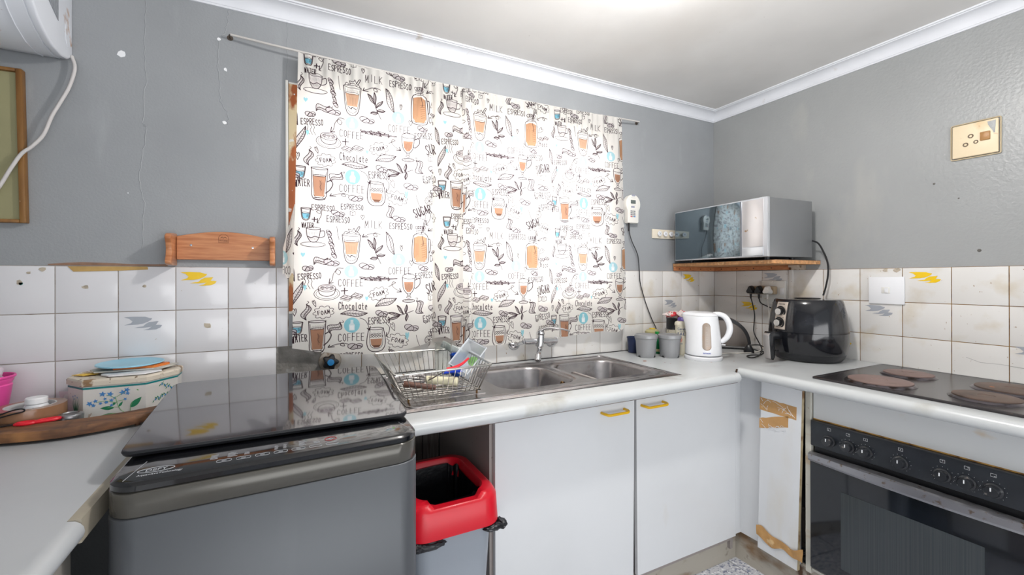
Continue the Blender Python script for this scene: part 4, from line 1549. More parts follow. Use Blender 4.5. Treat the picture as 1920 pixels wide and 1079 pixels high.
# ================================================================== WASHING MACHINE
wm = thing('washing_machine', 'grey top loading washing machine with dark glass lid', 'washing machine', (-2.397, -.53, 0))
WA, WB_, WC, WD = -2.680, -2.114, -.845, -.215
cxm, cym = (WA + WB_) / 2, (WC + WD) / 2
m_wm = mat('machine_grey_metal', (82, 85, 89), 0.40, 0.25, stains=(((92, 95, 99), 2, .55, .8, (3, 3, .3)),), spec=.5)
m_wm2 = mat('machine_grey_bezel', (84, 82, 77), 0.24, 0.25, spec=.5)
m_wblk = mat('machine_black_gloss', (12, 13, 17), 0.08, spec=.6, coat=.6)
m_rim = mat('machine_black_rim', (26, 27, 31), 0.35)


def lr(ins, z, zf=None, rad=.050):
    """machine outline: slightly turned, front gently bowed"""
    out = []
    for p in rrect(cxm, cym, WB_ - WA - 2 * ins, WD - WC - 2 * ins, rad, 6):
        s = (p.x - WA) / (WB_ - WA)
        f = max(0, min(1, (cym - p.y) / (cym - WC)))
        y = p.y + f * (-.008 + .020 * s - .010 * math.sin(math.pi * s))
        out.append(Vector((p.x, y, z if zf is None else zf(y))))
    return out


mb = MB()
loft(mb, [lr(.004, .02), lr(.0, .03), lr(0, .861), lr(.002, .863)])
mb.build('cabinet', m_wm, wm, angle=50)
mb = MB()
loft(mb, [lr(.003, .8635), lr(.001, .866), lr(.001, .9065), lr(.004, .909)])
mb.build('bezel', m_wm2, wm, angle=50)


def pz(y):
    return min(.9265 + .055 * (y + .845), .9315)


mb = MB()
loft(mb, [lr(.005, .9094), lr(.0015, .911), lr(.0015, .920), lr(.005, .9245), lr(.011, 0, pz), lr(.06, 0, pz, .03), lr(.12, 0, pz, .02)])
pn = mb.build('control_panel', m_wblk, wm, angle=30)
for k in range(4):
    mb = MB()
    mb.cyl((WA + .06 + (.45 if k % 2 else 0), WC + .06 + (.5 if k > 1 else 0), 0), (WA + .06 + (.45 if k % 2 else 0), WC + .06 + (.5 if k > 1 else 0), .022), .02)
    mb.build('foot', m_blackp, wm)


# lid: gently domed dark glass in a black rim, rising towards the wall
LY0, LY1 = -.738, -.268
LX0, LX1 = -2.687, -2.118


def zl(y):
    d = y - LY0
    return .9445 + .100 * d - .053 * d * d


def lid_rows(ins, off, r=.022):
    rows = []
    y0, y1, hx = LY0 + ins, LY1 - ins, (LX1 - LX0) / 2 - ins
    cx = (LX0 + LX1) / 2
    ys = [y0 + r * (1 - math.cos(math.pi / 2 * k / 6)) for k in range(7)]
    ys += [y0 + r + (y1 - y0 - 2 * r) * k / 24 for k in range(1, 24)]
    ys += [y1 - r * (1 - math.sin(math.pi / 2 * (1 - k / 6))) for k in range(7)][:0] + [y1 - r + r * math.sin(math.pi / 2 * k / 6) for k in range(7)]
    for y in ys:
        e = 0
        if y < y0 + r:
            e = r - math.sqrt(max(0, r * r - (y0 + r - y) ** 2))
        elif y > y1 - r:
            e = r - math.sqrt(max(0, r * r - (y - y1 + r) ** 2))
        rows.append([Vector((cx - hx + e + (2 * (hx - e)) * q / 6, y, zl(y) + off)) for q in range(7)])
    return rows


def lid_loop(ins, off):
    R_ = lid_rows(ins, off)
    return [r[0] for r in R_][::-1] + R_[0][1:-1] + [r[-1] for r in R_] + R_[-1][1:-1][::-1]


def lid_top(mb, ins, off):
    t = bmesh.new()
    G = [[t.verts.new(p) for p in r] for r in lid_rows(ins, off)]
    for a_, b_ in zip(G, G[1:]):
        for q in range(6):
            t.faces.new((a_[q], a_[q + 1], b_[q + 1], b_[q]))
    bmesh.ops.recalc_face_normals(t, faces=t.faces)
    if sum(f.normal.z for f in t.faces) < 0:
        bmesh.ops.reverse_faces(t, faces=t.faces)
    mb.merge(t)


mb = MB()
loft(mb, [lid_loop(.010, -.0118), lid_loop(.002, -.0095), lid_loop(0, -.004), lid_loop(.0015, .0)], 0, True, False)
lid_top(mb, .0015, 0)
ld = mb.build('lid', m_rim, wm, angle=30, weld=True)
mb = MB()
loft(mb, [lid_loop(.0025, .0001), lid_loop(.003, .0012)], 0, False, False)
lid_top(mb, .003, .0012)
mb.build('lid_glass', mat('lid_smoked_glass', (46, 43, 48), 0.05, spec=.9, coat=.6, var=(2, .15)), ld, angle=30, weld=True)


# printing on the panel (lettering lies in the panel plane)
def PP(x, y, o=.0003):
    return Vector((x, y, pz(y) + o))


m_pprint = mat('panel_print_grey', (176, 178, 182), .4)
mb = MB()
mb.text('DEFY', .0125, frame(PP(-2.611, -.808), (1, 0, 0), (0, 1, .055)), sx=1.15)
mb.build('logo_lettering', m_pprint, pn)
mb = MB()
mb.tube([PP(-2.611 + .028 * math.cos(a), -.808 + .0095 * math.sin(a)) for a in [2 * math.pi * k / 28 for k in range(28)]], .0007, 5, closed=True)
mb.build('logo_oval', m_pprint, pn)
mb = MB()
mb.text('AquawaveTechnology', .0085, frame(PP(-2.602, -.825), (1, 0, 0), (0, 1, .055)), sx=.9)
mb.build('slogan_lettering', m_pprint, pn)
for k in range(7):
    mb = MB()
    bx_ = -2.503 + .0330 * k
    mb.tube([PP(p.x, p.y) for p in rrect(bx_, -.817, .025, .011, .004, 3)], .00045, 4, closed=True)
    if k < 5:
        q = PP(bx_, -.817)
        mb.box((bx_ - .004, -.8180, q.z - .0002), (bx_ + .004, -.8160, q.z + .0002))
    mb.build('button_outline', m_pprint, pn)
for k, (bx_, rows, wd) in enumerate(((-2.520, 5, .016), (-2.490, 5, .018), (-2.465, 3, .010), (-2.412, 5, .008), (-2.396, 5, .007), (-2.362, 6, .016), (-2.334, 3, .014))):
    mb = MB()
    for r in range(rows):
        y = -.803 + .0042 * r
        q = PP(bx_, y)
        mb.box((bx_ - wd / 2, y, q.z - .0003), (bx_ + wd / 2 * random.uniform(.4, .9), y + .0011, q.z + .0002))
    mb.build('function_list', m_pprint, pn)
mb = MB()
mb.tube([PP(-2.306 + .0040 * math.cos(a), -.792 + .0035 * math.sin(a)) for a in [2 * math.pi * k / 16 for k in range(16)]], .0005, 4, closed=True)
mb.build('power_symbol', m_pprint, pn)
mb = MB()
q = PP(-2.643, -.80)
mb.prism([PP(-2.6525, -.838, .0002), PP(-2.6515, -.838, .0002), PP(-2.6345, -.765, .0002), PP(-2.6355, -.765, .0002)], (0, 0, .0002))
mb.build('panel_line', m_pprint, pn)
mb = MB()
mb.prism([PP(-2.1300, -.815, .0002), PP(-2.1295, -.815, .0002), PP(-2.1475, -.755, .0002), PP(-2.1480, -.755, .0002)], (0, 0, .0002))
mb.build('panel_line', m_pprint, pn)
mb = MB()
mb.tube([PP(-2.306 + .0120 * math.cos(a), -.792 + .0085 * math.sin(a)) for a in [2 * math.pi * k / 24 for k in range(24)]], .0006, 5, closed=True)
mb.build('power_ring', mat('ring_red', (176, 36, 44), .4), pn)
mb = MB()
q = PP(-2.170, -.786)
mb.box((-2.182, -.787, q.z), (-2.171, -.785, q.z + .0003))
mb.build('status_text', m_pprint, pn)
mb = MB()
mb.lathe([(0, 0), (.0025, 0), (0, .001)], (-2.166, -.786, q.z), 10)
mb.build('status_light', mat('light_green', (90, 180, 60), .4), pn)

# ================================================================== BIN
bn = thing('waste_bin', 'grey swing bin with red rim and black bag, lid missing', 'bin', (-1.955, -.50, 0))
BX0, BX1, BY0, BY1, BZ = -2.104, -1.814, -.672, -.335, .655
cxb, cyb = (BX0 + BX1) / 2, (BY0 + BY1) / 2


def br(ins, z, r_):
    return [Vector((p.x, p.y, z)) for p in rrect(cxb, cyb, BX1 - BX0 - 2 * ins, BY1 - BY0 - 2 * ins, r_, 7)]


mb = MB()
loft(mb, [br(.055, .0, .04), br(.050, .01, .045), br(.020, .56, .05), br(.020, .60, .05), br(.026, .60, .045), br(.056, .02, .04)], cap1=True)
mb.build('body', mat('bin_grey', (150, 157, 166), .35), bn, angle=50)
mb = MB()
# rim ring with a recess at the front
outer = [br(.012, .555, .055), br(.000, .560, .06), br(.004, .635, .06), br(.012, .650, .06), br(.020, .655, .06)]
inner = [br(.038, .655, .05), br(.042, .650, .05), br(.050, .600, .05)]
loops = outer + inner
for lp_ in loops:
    for p in lp_:
        dx = abs(p.x - cxb)
        if p.y < cyb and p.z > .63:
            f = max(0, min(1, (.078 - dx) / .008))
            p.z -= .016 * f
loft(mb, loops, 0, False, False)
mb.build('rim', mat('bin_red', (196, 16, 36), .33, stains=(((232, 150, 150), 90, .75, .78),)), bn, angle=40)
mb = MB()


def bag(i, j):
    L2 = br(.0, 0, .05)
    n = len(L2)
    a = i * n
    k = int(a) % n
    f = a - int(a)
    p = L2[k] * (1 - f) + L2[(k + 1) % n] * f
    ins = .050 + .05 * j + .006 * math.sin(i * 60 + j * 5) * (j + .3)
    s = 1 - ins / .15
    z = .636 - .42 * j + .006 * math.sin(i * 44)
    return (cxb + (p.x - cxb) * s, cyb + (p.y - cyb) * s, z)


flatgrid(mb, bag, 96, 14)
mb.lathe([(0, 0), (.1, .0)], (cxb, cyb, .23), 20)
bgm = mat('bin_bag_black', (20, 21, 25), .28, spec=.6, bump=(45, .9))
bg = mb.build('bag', bgm, bn, angle=20)
mb = MB()
# crumpled bag showing under the rim
random.seed(5)
for (cx, cy, cz, rx, ry, rz, seed) in ((-1.812, -.640, .540, .020, .024, .013, 1), (-1.845, -.656, .545, .030, .014, .012, 2), (-2.040, -.658, .543, .045, .012, .014, 3), (-2.075, -.662, .545, .02, .010, .012, 4)):
    t = bmesh.new()
    bmesh.ops.create_icosphere(t, subdivisions=3, radius=1)
    rr = random.Random(seed)
    ph = [rr.uniform(0, 6) for _ in range(6)]
    for v in t.verts:
        n = v.co.copy()
        k = 1 + .13 * math.sin(n.x * 7 + ph[0]) * math.sin(n.y * 6 + ph[1]) + .08 * math.sin(n.z * 11 + ph[2] + n.x * 5)
        v.co = Vector((cx + n.x * rx * k, cy + n.y * ry * k, cz + n.z * rz * k))
    mb.merge(t)
    mb.build('bag_edge', bgm, bg, angle=15)
    mb = MB()

# left base cabinet
lc = thing('base_cabinet', 'white base cabinet under the left worktop', 'cabinet', (-3.1, -1.6, 0))
mb = MB()
mb.box((-3.44, -2.6, .10), (-2.745, -.80, ZB - TH))
mb.build('carcass', m_cabin, lc)
mb = MB()
mb.box((-2.745, -1.40, .127), (-2.728, -.885, .838), .0015)
mb.build('door', m_cab, lc)
mb = MB()
mb.box((-2.745, -.883, .10), (-2.733, -.80, .843), .001)
mb.build('end_strip', mat('cabinet_strip_grey', (142, 138, 132), .6), lc)
mb = MB()
mb.box((-3.44, -2.6, .0), (-2.80, -.80, .10))
mb.build('kickboard', m_kick, lc)
# boarding on the wall behind the bin
mb = MB()
for k in range(4):
    mb.box((-2.10 + .075 * k, -.016, .10), (-2.028 + .075 * k, -.004, ZB - TH - .002), .001, seg=1)
o = mb.build('back_board', mat('board_grey_grain', (112, 106, 102), .6, grain=((80, 72, 66), (20, 1, 1.2), 6)))
tag(o, 'grey wood grained boards on the wall behind the red rimmed bin', 'boards')

# ================================================================== TOP LEFT
wh = thing('water_heater', 'white wall mounted water heater with rust stains, top left corner', 'water heater', (-3.2, 0, 2.0))
m_heat = mat('heater_enamel_white', (222, 225, 231), .3, stains=(((176, 124, 70), 10, .62, .70), ((140, 100, 66), 70, .72, .76)))
prof = [(0, 1.985), (-.030, 1.966), (-.071, 1.958), (-.129, 1.963), (-.175, 1.982), (-.208, 2.004), (-.235, 2.032), (-.258, 2.075), (-.268, 2.12), (-.266, 2.17), (-.250, 2.215), (-.22, 2.25), (-.18, 2.262), (-.10, 2.268), (0, 2.268)]
mb = MB()
mb.prism([(-3.022, y, z) for y, z in prof], (-.42, 0, 0))
mb.build('shell', m_heat, wh, angle=30)
mb = MB()
cy_, cz_ = -.11, 2.12
mb.prism([(-3.0235, y if y == 0 else cy_ + (y - cy_) * .995, cz_ + (z - cz_) * .995) for y, z in prof], (.0215, 0, 0), 0, .006, seg=3, cap_bev_only=True)
mb.build('end_cap', m_heat, wh, angle=30)
mb = MB()
mb.tube([(-3.06, y * 1.004, cz_ + (z - cz_) * 1.004) for y, z in prof[1:-1]], .0018, 6)
mb.build('seam', m_heat, wh)
mb = MB()
mb.prism([(-3.0012, -.096, 2.052), (-3.0012, -.158, 2.084), (-3.0012, -.158, 2.20), (-3.0012, -.096, 2.20)], (.0006, 0, 0))
mb.build('label_plate', mat('heater_label_grey', (124, 128, 134), .4, grain=((166, 170, 176), (1, 60, 8), 6)), wh)
mb = MB()
mb.lathe([(0, 0), (.026, 0), (.026, .0012), (0, .0012)], (0, 0, 0), 24, 0, Matrix.Translation((-3.0022, -.032, 2.045)) @ Matrix.Rotation(math.pi / 2, 4, 'Y') @ Matrix.Diagonal((1.6, .7, 1, 1)))
mb.build('port_cover', m_heat, wh)
mb = MB()
mb.tube([(-2.999, -.016, 1.985), (-2.990, -.022, 1.955), (-2.992, -.024, 1.925), (-3.003, -.026, 1.880), (-3.020, -.028, 1.835), (-3.040, -.030, 1.785), (-3.058, -.032, 1.725), (-3.083, -.034, 1.685), (-3.105, -.035, 1.660), (-3.129, -.034, 1.612), (-3.160, -.032, 1.545), (-3.22, -.03, 1.45)], .0048, 10, smooth=6)
mb.build('cable', mat('heater_cable', (206, 202, 200), .5), wh)

nb = thing('notice_board', 'khaki board in a brown wooden frame hanging on the grey wall', 'notice board', (-3.25, -.01, 1.69))
m_fr = mat('frame_wood_brown', (142, 102, 52), .45, grain=((112, 74, 36), (8, 1, 1), 5), stains=(((196, 176, 140), 40, .7, .74),))
Mn = Matrix.Translation((-3.105, 0, 1.687)) @ Matrix.Rotation(math.radians(-1.1), 4, 'Y')
fwid, Wb, Hb = .014, .34, .463
mb = MB()
mb.box((-Wb + .01, -.012, -Hb / 2 + .01), (-.010, -.004, Hb / 2 - .01), 0, 0, Mn)
mb.build('panel', mat('board_khaki', (152, 148, 112), .7, var=(5, .06), stains=(((118, 112, 84), 7, .64, .70),)), nb)
for nm, a, b in (('frame_side', (-fwid, -.024, -Hb / 2), (0, -.001, Hb / 2)), ('frame_side', (-Wb, -.024, -Hb / 2), (-Wb + fwid, -.001, Hb / 2)),
                 ('frame_rail', (-Wb + fwid, -.024, Hb / 2 - fwid * .7), (-fwid, -.001, Hb / 2)), ('frame_rail', (-Wb + fwid, -.024, -Hb / 2), (-fwid, -.001, -Hb / 2 + fwid * .7))):
    mb = MB()
    mb.box(a, b, .002, 0, Mn)
    mb.build(nm, m_fr, nb)

# ---- little pine shelf bracket
m_pine = mat('pine_varnished', (200, 138, 94), .35, grain=((172, 106, 66), (2.2, 1, 22), 5), coat=.25, stains=(((232, 226, 214), 30, .75, .78),))
sr = thing('spice_rack', 'small varnished pine spice rack with arched back, shelf missing', 'rack', (-2.594, 0, 1.39))
mb = MB()
arc = []
xa, xb = -2.733, -2.451
for k in range(15):
    t = k / 14
    arc.append((xa + (xb - xa) * t, -.003, 1.432 + .020 * math.sin(math.pi * t)))
mb.prism(arc + [(xb, -.003, 1.352), (xa, -.003, 1.352)], (0, -.013, 0), 0, .0015, seg=1)
mb.build('back_board', m_pine, sr)
for x in (-2.7505, -2.451):
    mb = MB()
    sh = [(0, 1.331), (-.070, 1.331), (-.086, 1.336), (-.088, 1.346), (-.078, 1.362), (-.074, 1.385), (-.080, 1.405), (-.090, 1.418), (-.088, 1.430), (-.074, 1.436), (-.04, 1.439), (0, 1.441)]
    mb.prism([(x, y - .002, z) for y, z in sh], (.0170, 0, 0), 0, .003, seg=2)
    mb.build('side_panel', m_pine, sr)
mb = MB()
mb.lathe([(0, 0), (.0042, 0), (.0036, .0015), (.0012, .0016), (0, .0006)], (0, 0, 0), 14, 0, Matrix.Translation((-2.692, -.0158, 1.402)) @ Matrix.Rotation(math.pi / 2, 4, 'X'))
mb.build('screw', m_chrome, sr)
mb = MB()
mb.lathe([(0, 0), (.0042, 0), (.0036, .0015), (.0012, .0016), (0, .0006)], (0, 0, 0), 14, 0, Matrix.Translation((-2.507, -.0158, 1.399)) @ Matrix.Rotation(math.pi / 2, 4, 'X'))
mb.build('screw', m_chrome, sr)
mb = MB()
sx, sz = -2.597, 1.426
ar = [(sx - .015, -.0163, sz - .012)] + [(sx + .015 * -math.cos(math.pi * k / 12), -.0163, sz + .002 + .016 * math.sin(math.pi * k / 12)) for k in range(13)] + [(sx + .015, -.0163, sz - .012)]
mb.tube(ar, .0005, 4, closed=True)
mb.text('WORK', .0085, frame((sx, -.0163, sz - .006), (1, 0, 0), (0, 0, 1)))
mb.tube([(sx - .009, -.0163, sz + .004), (sx - .004, -.0163, sz + .008), (sx, -.0163, sz + .004), (sx + .004, -.0163, sz + .008), (sx + .009, -.0163, sz + .004)], .0010, 4)
mb.build('stamp', mat('burnt_stamp', (92, 54, 38), .6), sr)

# ================================================================== LEFT WORKTOP THINGS
z0 = ZB
pk_ = thing('plastic_cup', 'pink plastic cup at the left edge holding a clear bag', 'cup', (-3.165, -.095, z0))
m_pink = mat('plastic_pink', (236, 84, 164), .4)
mb = MB()
mb.lathe([(0, 0), (.040, 0), (.043, .004), (.055, .095), (.0555, .097), (.0535, .101), (.058, .112), (.058, .116), (.0615, .118), (.0625, .122), (.061, .125), (.0575, .124), (.053, .095), (.041, .006), (0, .005)], (-3.158, -.095, z0), 36)
mb.build('body', m_pink, pk_)
mb = MB()
rr = random.Random(8)
t = bmesh.new()
bmesh.ops.create_icosphere(t, subdivisions=4, radius=1)
for v in t.verts:
    n = v.co.copy()
    k = 1 + .18 * math.sin(n.x * 6 + 1) * math.sin(n.y * 5 + 2) + .12 * math.sin(n.z * 9 + n.x * 4)
    v.co = Vector((-3.162 + n.x * .040 * k, -.095 + n.y * .038 * k, z0 + .115 + n.z * .036 * k))
mb.merge(t)
o = mb.build('plastic_bag', mat('bag_clear', (226, 214, 224), .3, alpha=.75, spec=.6), angle=20)
tag(o, 'crumpled clear plastic bag stuffed in the pink cup', 'plastic bag')

rt = thing('packing_tape_roll', 'roll of brown packing tape lying flat behind the wooden board', 'tape roll', (-3.012, -.200, z0))
tc_ = (-3.012, -.222, z0)
mb = MB()
mb.lathe([(.050, .0), (.0695, .0), (.0700, .002), (.0700, .058), (.0695, .060), (.050, .060)], tc_, 48, close=True)
mb.build('tape_winding', mat('tape_brown_roll', (142, 104, 76), .3, coat=.3), rt)
mb = MB()
mb.lathe([(.0470, .0), (.0498, .0), (.0498, .0605), (.0470, .0605)], tc_, 48, close=True)
mb.build('core', mat('tape_core_white', (206, 206, 206), .6, stains=(((100, 124, 156), 60, .68, .70),)), rt)
pb = thing('pill_bottle', 'small white pill bottle standing inside the tape roll', 'bottle', (-3.012, -.200, z0))
mb = MB()
mb.lathe([(0, 0), (.023, 0), (.0245, .002), (.0245, .054), (.021, .061), (.018, .063), (0, .063)], (-3.002, -.218, z0), 32)
mb.build('body', m_wplast, pb)
mb = MB()
mb.lathe([(.0212, 0), (.0222, .001), (.0222, .014), (.0205, .016), (0, .0165)], (-3.002, -.218, z0 + .0632), 32)
mb.build('cap', mat('cap_white', (238, 238, 240), .35), pb)
mb = MB()
for r in range(1):
    mb.tube([(-3.002 + .0248 * math.cos(a), -.218 + .0248 * math.sin(a), z0 + .0480) for a in [math.radians(-130 + 6 * k) for k in range(14)]], .0005, 4)
mb.build('label_print', m_ink, pb)

bd = MB()
c0 = catmull([(-3.14, -.330, 0), (-3.03, -.372, 0), (-2.90, -.392, 0), (-2.79, -.362, 0), (-2.715, -.318, 0)], 6)
top, bot = [], []
zz = z0 + .008
front = [Vector((p.x, p.y, 0)) for p in c0]
back = [Vector((p.x, p.y + .085 - .02 * abs(i / len(c0) - .5), 0)) for i, p in enumerate(c0)]
back = [Vector((p.x, max(p.y, -.330), 0)) if p.x < -2.95 else p for p in back]
lp_ = front + back[::-1]
cxm_ = sum((p for p in lp_), Vector()) / len(lp_)
loft(bd, [[p + Vector((0, 0, zz)) + (cxm_ - p) * .010 for p in lp_], [p + Vector((0, 0, zz + .003)) for p in lp_], [p + Vector((0, 0, zz + .017)) for p in lp_], [p + Vector((0, 0, zz + .0215)) + (cxm_ - p) * .03 for p in lp_]])
for fx, fy in ((-3.06, -.335), (-2.76, -.325), (-2.90, -.355)):
    bd.cyl((fx, fy, z0), (fx, fy, zz + .001), .006)
o = bd.build('wooden_board', mat('board_worn_wood', (132, 92, 62), .6, grain=((86, 58, 42), (3, 14, 20), 4), stains=(((58, 44, 38), 5, .58, .7, (3, 1, 1)), ((170, 120, 74), 6, .6, .72))), angle=50)
tag(o, 'worn dark wooden board lying along the left worktop in front of the tin', 'board')

sc_ = thing('scissors', 'scissors with red plastic handles lying on the wooden board edge', 'scissors', (-2.975, -.283, z0 + .03))
mb = MB()
hz = z0 + .0335
for pts in ([(-3.004, -.313, hz), (-2.989, -.318, hz), (-2.973, -.313, hz), (-2.970, -.303, hz), (-2.983, -.298, hz), (-3.001, -.302, hz)], [(-2.968, -.310, hz), (-2.950, -.306, hz), (-2.932, -.296, hz), (-2.932, -.287, hz), (-2.950, -.289, hz), (-2.966, -.297, hz)]):
    mb.tube(catmull(pts + [pts[0]], 4)[:-1], .0042, 8, closed=True)
mb.build('handles', mat('plastic_red', (222, 30, 48), .35), sc_)
mb = MB()
mb.prism([(-3.005, -.303, hz - .001), (-3.11, -.296, hz - .001), (-3.11, -.290, hz - .001), (-3.005, -.297, hz - .001)], (0, 0, .0015))
mb.build('blades', m_steel, sc_)

mb = MB()
mb.tube([(-3.045, -.317, z0 + .033), (-3.052, -.300, z0 + .040), (-3.050, -.293, z0 + .052), (-3.020, -.288, z0 + .064), (-3.000, -.290, z0 + .066), (-2.997, -.293, z0 + .060), (-3.018, -.296, z0 + .056), (-3.045, -.300, z0 + .048), (-3.056, -.306, z0 + .036), (-3.040, -.314, z0 + .032), (-3.005, -.312, z0 + .034)], .0018, 7, smooth=5)
o = mb.build('loop_strap', m_blackp)
tag(o, 'thin black looped strap in front of the brown tape roll', 'strap')

m_alu = mat('aluminium_dull', (150, 150, 152), .35, .9)
mb = MB()
mb.lathe([(0, 0), (.021, 0), (.025, .006), (.027, .030), (.025, .035), (.018, .037), (.016, .034), (0, .034)], (-2.918, -.262, z0), 28)
o = mb.build('metal_cup', m_alu)
tag(o, 'dull metal cup beside the floral tin box', 'metal cup')
mb = MB()
mb.lathe([(0, 0), (.016, 0), (.017, .004), (.017, .020), (.012, .027), (.006, .028), (.005, .025), (0, .025)], (-2.945, -.300, z0), 24)
o = mb.build('metal_tin', mat('metal_lid_bright', (186, 186, 190), .25, .9))
tag(o, 'small shiny round metal lid beside the red scissors', 'lid')
mb = MB()
mb.box((-2.896, -.284, z0), (-2.884, -.274, z0 + .014), .0015)
mb.tube([(-2.890, -.279, z0 + .013), (-2.890, -.279, z0 + .017)], .004, 10)
o = mb.build('metal_clip', m_alu)
tag(o, 'tiny metal clip at the foot of the floral tin', 'clip')
for k, (pts, lb) in enumerate((([(-2.995, -.090, z0), (-2.962, -.120, z0), (-2.975, -.108, z0 + .065), (-3.008, -.078, z0 + .062)], 'pale folded card leaning behind the tape roll'), ([(-2.992, -.128, z0 + .0), (-2.966, -.118, z0), (-2.962, -.098, z0 + .056), (-2.985, -.106, z0 + .056)], 'cream card with a punched hole leaning on the tin'))):
    mb = MB()
    mb.prism(pts, (.0012, .0012, 0))
    o = mb.build('card', mat('card_pale', (216, 204, 206) if k == 0 else (226, 222, 216), .7))
    tag(o, lb, 'card')

# ---- tin box
tb_ = thing('tin_box', 'white octagonal tin box painted with blue flowers', 'tin', (-2.83, -.13, z0))
F0, F1 = Vector((-2.908, -.216, 0)), Vector((-2.768, -.216, 0))
oct_ = [F0, F1, Vector((-2.708, -.135, 0)), Vector((-2.708, -.075, 0)), Vector((-2.768, -.022, 0)), Vector((-2.908, -.022, 0)), Vector((-2.962, -.075, 0)), Vector((-2.962, -.150, 0))]
cen = sum(oct_, Vector()) / 8
m_tin = mat('tin_cream', (222, 219, 214), .32, .15, stains=(((160, 130, 100), 40, .70, .74), ((190, 184, 176), 5, .55, .75)))
m_tinlid = mat('tin_lid_worn', (212, 202, 186), .5, .1, stains=(((140, 112, 82), 26, .56, .62), ((104, 84, 64), 50, .66, .70)))
mb = MB()
loft(mb, [[p + Vector((0, 0, z0)) for p in oct_], [p + Vector((0, 0, z0 + .094)) for p in oct_]])
tbb = mb.build('body', m_tin, tb_, angle=20)
mb = MB()


def sc8(k, z):
    return [cen + (p - cen) * k + Vector((0, 0, z)) for p in oct_]


loft(mb, [sc8(1.012, z0 + .0945), sc8(1.03, z0 + .0955), sc8(1.03, z0 + .108), sc8(1.01, z0 + .1125), sc8(.96, z0 + .114), sc8(.95, z0 + .112)])
mb.build('lid', m_tinlid, tb_, angle=20)
mb = MB()
m_teal = mat('tin_teal_line', (20, 122, 124), .35)
for k in range(8):
    a, b = oct_[k], oct_[(k + 1) % 8]
    n = Vector((b.y - a.y, a.x - b.x, 0)).normalized() * .0004
    mb.prism([a + n + Vector((0, 0, z0 + .0865)), b + n + Vector((0, 0, z0 + .0865)), b + n + Vector((0, 0, z0 + .0915)), a + n + Vector((0, 0, z0 + .0915))], n)
mb.build('teal_band', m_teal, tb_)


def facept(a, b):
    d = (b - a)
    L = d.length
    d = d / L
    n = Vector((d.y, -d.x, 0))
    return lambda s, t, o=.0006: a + d * (s * L) + Vector((0, 0, z0 + t)) + n * o


m_lf = mat('painted_leaf_green', (36, 124, 84), .4)
m_lf2 = mat('painted_leaf_pale', (120, 170, 110), .4)
m_fl = mat('painted_flower_blue', (70, 130, 190), .4)


def pleaf(mb, P, s0, t0, s1, t1, wd, mi=0, asp=.134):
    d = Vector(((s1 - s0) * asp, t1 - t0))
    L = d.length
    n = Vector((-d.y, d.x)) / L
    pts = []
    for k in range(11):
        f = k / 10
        h = wd * math.sin(math.pi * f ** .8)
        pts.append((s0 + (s1 - s0) * f + n.x * h / asp, t0 + (t1 - t0) * f + n.y * h))
    for k in range(9, 0, -1):
        f = k / 10
        h = wd * math.sin(math.pi * f ** .8)
        pts.append((s0 + (s1 - s0) * f - n.x * h / asp, t0 + (t1 - t0) * f - n.y * h))
    mb.poly([P(a, b) for a, b in pts], mi)


def pflower(mb, P, s, t, r, asp=.134):
    pts = []
    for k in range(10):
        rr_ = r if k % 2 == 0 else r * .45
        a = math.pi * 2 * k / 10 + s * 9
        pts.append(P(s + rr_ * math.cos(a) / asp, t + rr_ * math.sin(a), .0008))
    mb.poly(pts, 2)


P = facept(F0, F1)
mb = MB()
for pts in ([(.82, .014), (.70, .010), (.60, .018), (.54, .036), (.50, .060)], [(.78, .012), (.60, .010), (.45, .012), (.28, .009)], [(.57, .028), (.50, .030), (.38, .030)], [(.54, .040), (.44, .046), (.34, .050), (.20, .048)], [(.52, .052), (.44, .062), (.36, .066)], [(.52, .058), (.60, .066), (.66, .070)], [(.74, .012), (.75, .028), (.78, .040)], [(.52, .046), (.64, .048)]):
    mb.tube(catmull([P(a, b, .0004) for a, b in pts], 4), .0007, 5, 1)
for (a, b, c_, d, w_) in ((.48, .028, .26, .030, .0055), (.47, .012, .24, .006, .0036), (.74, .024, .93, .052, .0075), (.56, .030, .62, .044, .003), (.50, .044, .46, .034, .003)):
    pleaf(mb, P, a, b, c_, d, w_, 0)
rq = random.Random(4)
for (s, t, r) in ((.10, .046, .008), (.19, .052, .006), (.16, .040, .006), (.30, .070, .0085), (.42, .068, .0085), (.62, .070, .0085), (.69, .076, .008), (.70, .066, .006), (.27, .044, .005), (.36, .046, .006), (.44, .050, .006), (.44, .036, .005), (.66, .050, .005), (.34, .056, .005), (.49, .056, .004)):
    pflower(mb, P, s, t, r)
pleaf(mb, P, .85, .076, .88, .071, .0018, 1)
mb.build('painted_flowers', [m_lf, m_lf2, m_fl], tbb)
mb = MB()
P2 = facept(oct_[1], oct_[2])
for (s, t, ds) in ((.45, .078, 1), (.25, .034, 1)):
    for k in range(12):
        f = k / 11
        ss, tt = s + .38 * f, t - .022 * f if t > .05 else t + .008 * f
        pleaf(mb, P2, ss, tt, ss + .06 * (1 if k % 2 else -1), tt + .008 * (1 if k % 3 else -1), .0014, 0, .105)
        if k % 3 == 1:
            pflower(mb, P2, ss, tt, .004, .105)
mb.build('painted_sprigs', [m_lf, m_lf2, m_fl], tbb)
mb = MB()
P3 = facept(oct_[7], oct_[0])
for k in range(9):
    pleaf(mb, P3, .52, .004, .30 + .06 * k, .050 + .012 * math.sin(k * 2), .0016, 0, .085)
for s, t in ((.36, .062), (.5, .066), (.64, .062), (.44, .056)):
    pflower(mb, P3, s, t, .0035, .085)
mb.build('painted_grass', [m_lf, m_lf2, m_fl], tbb)

# papers and the blue disc on the tin
zt_ = z0 + .1145


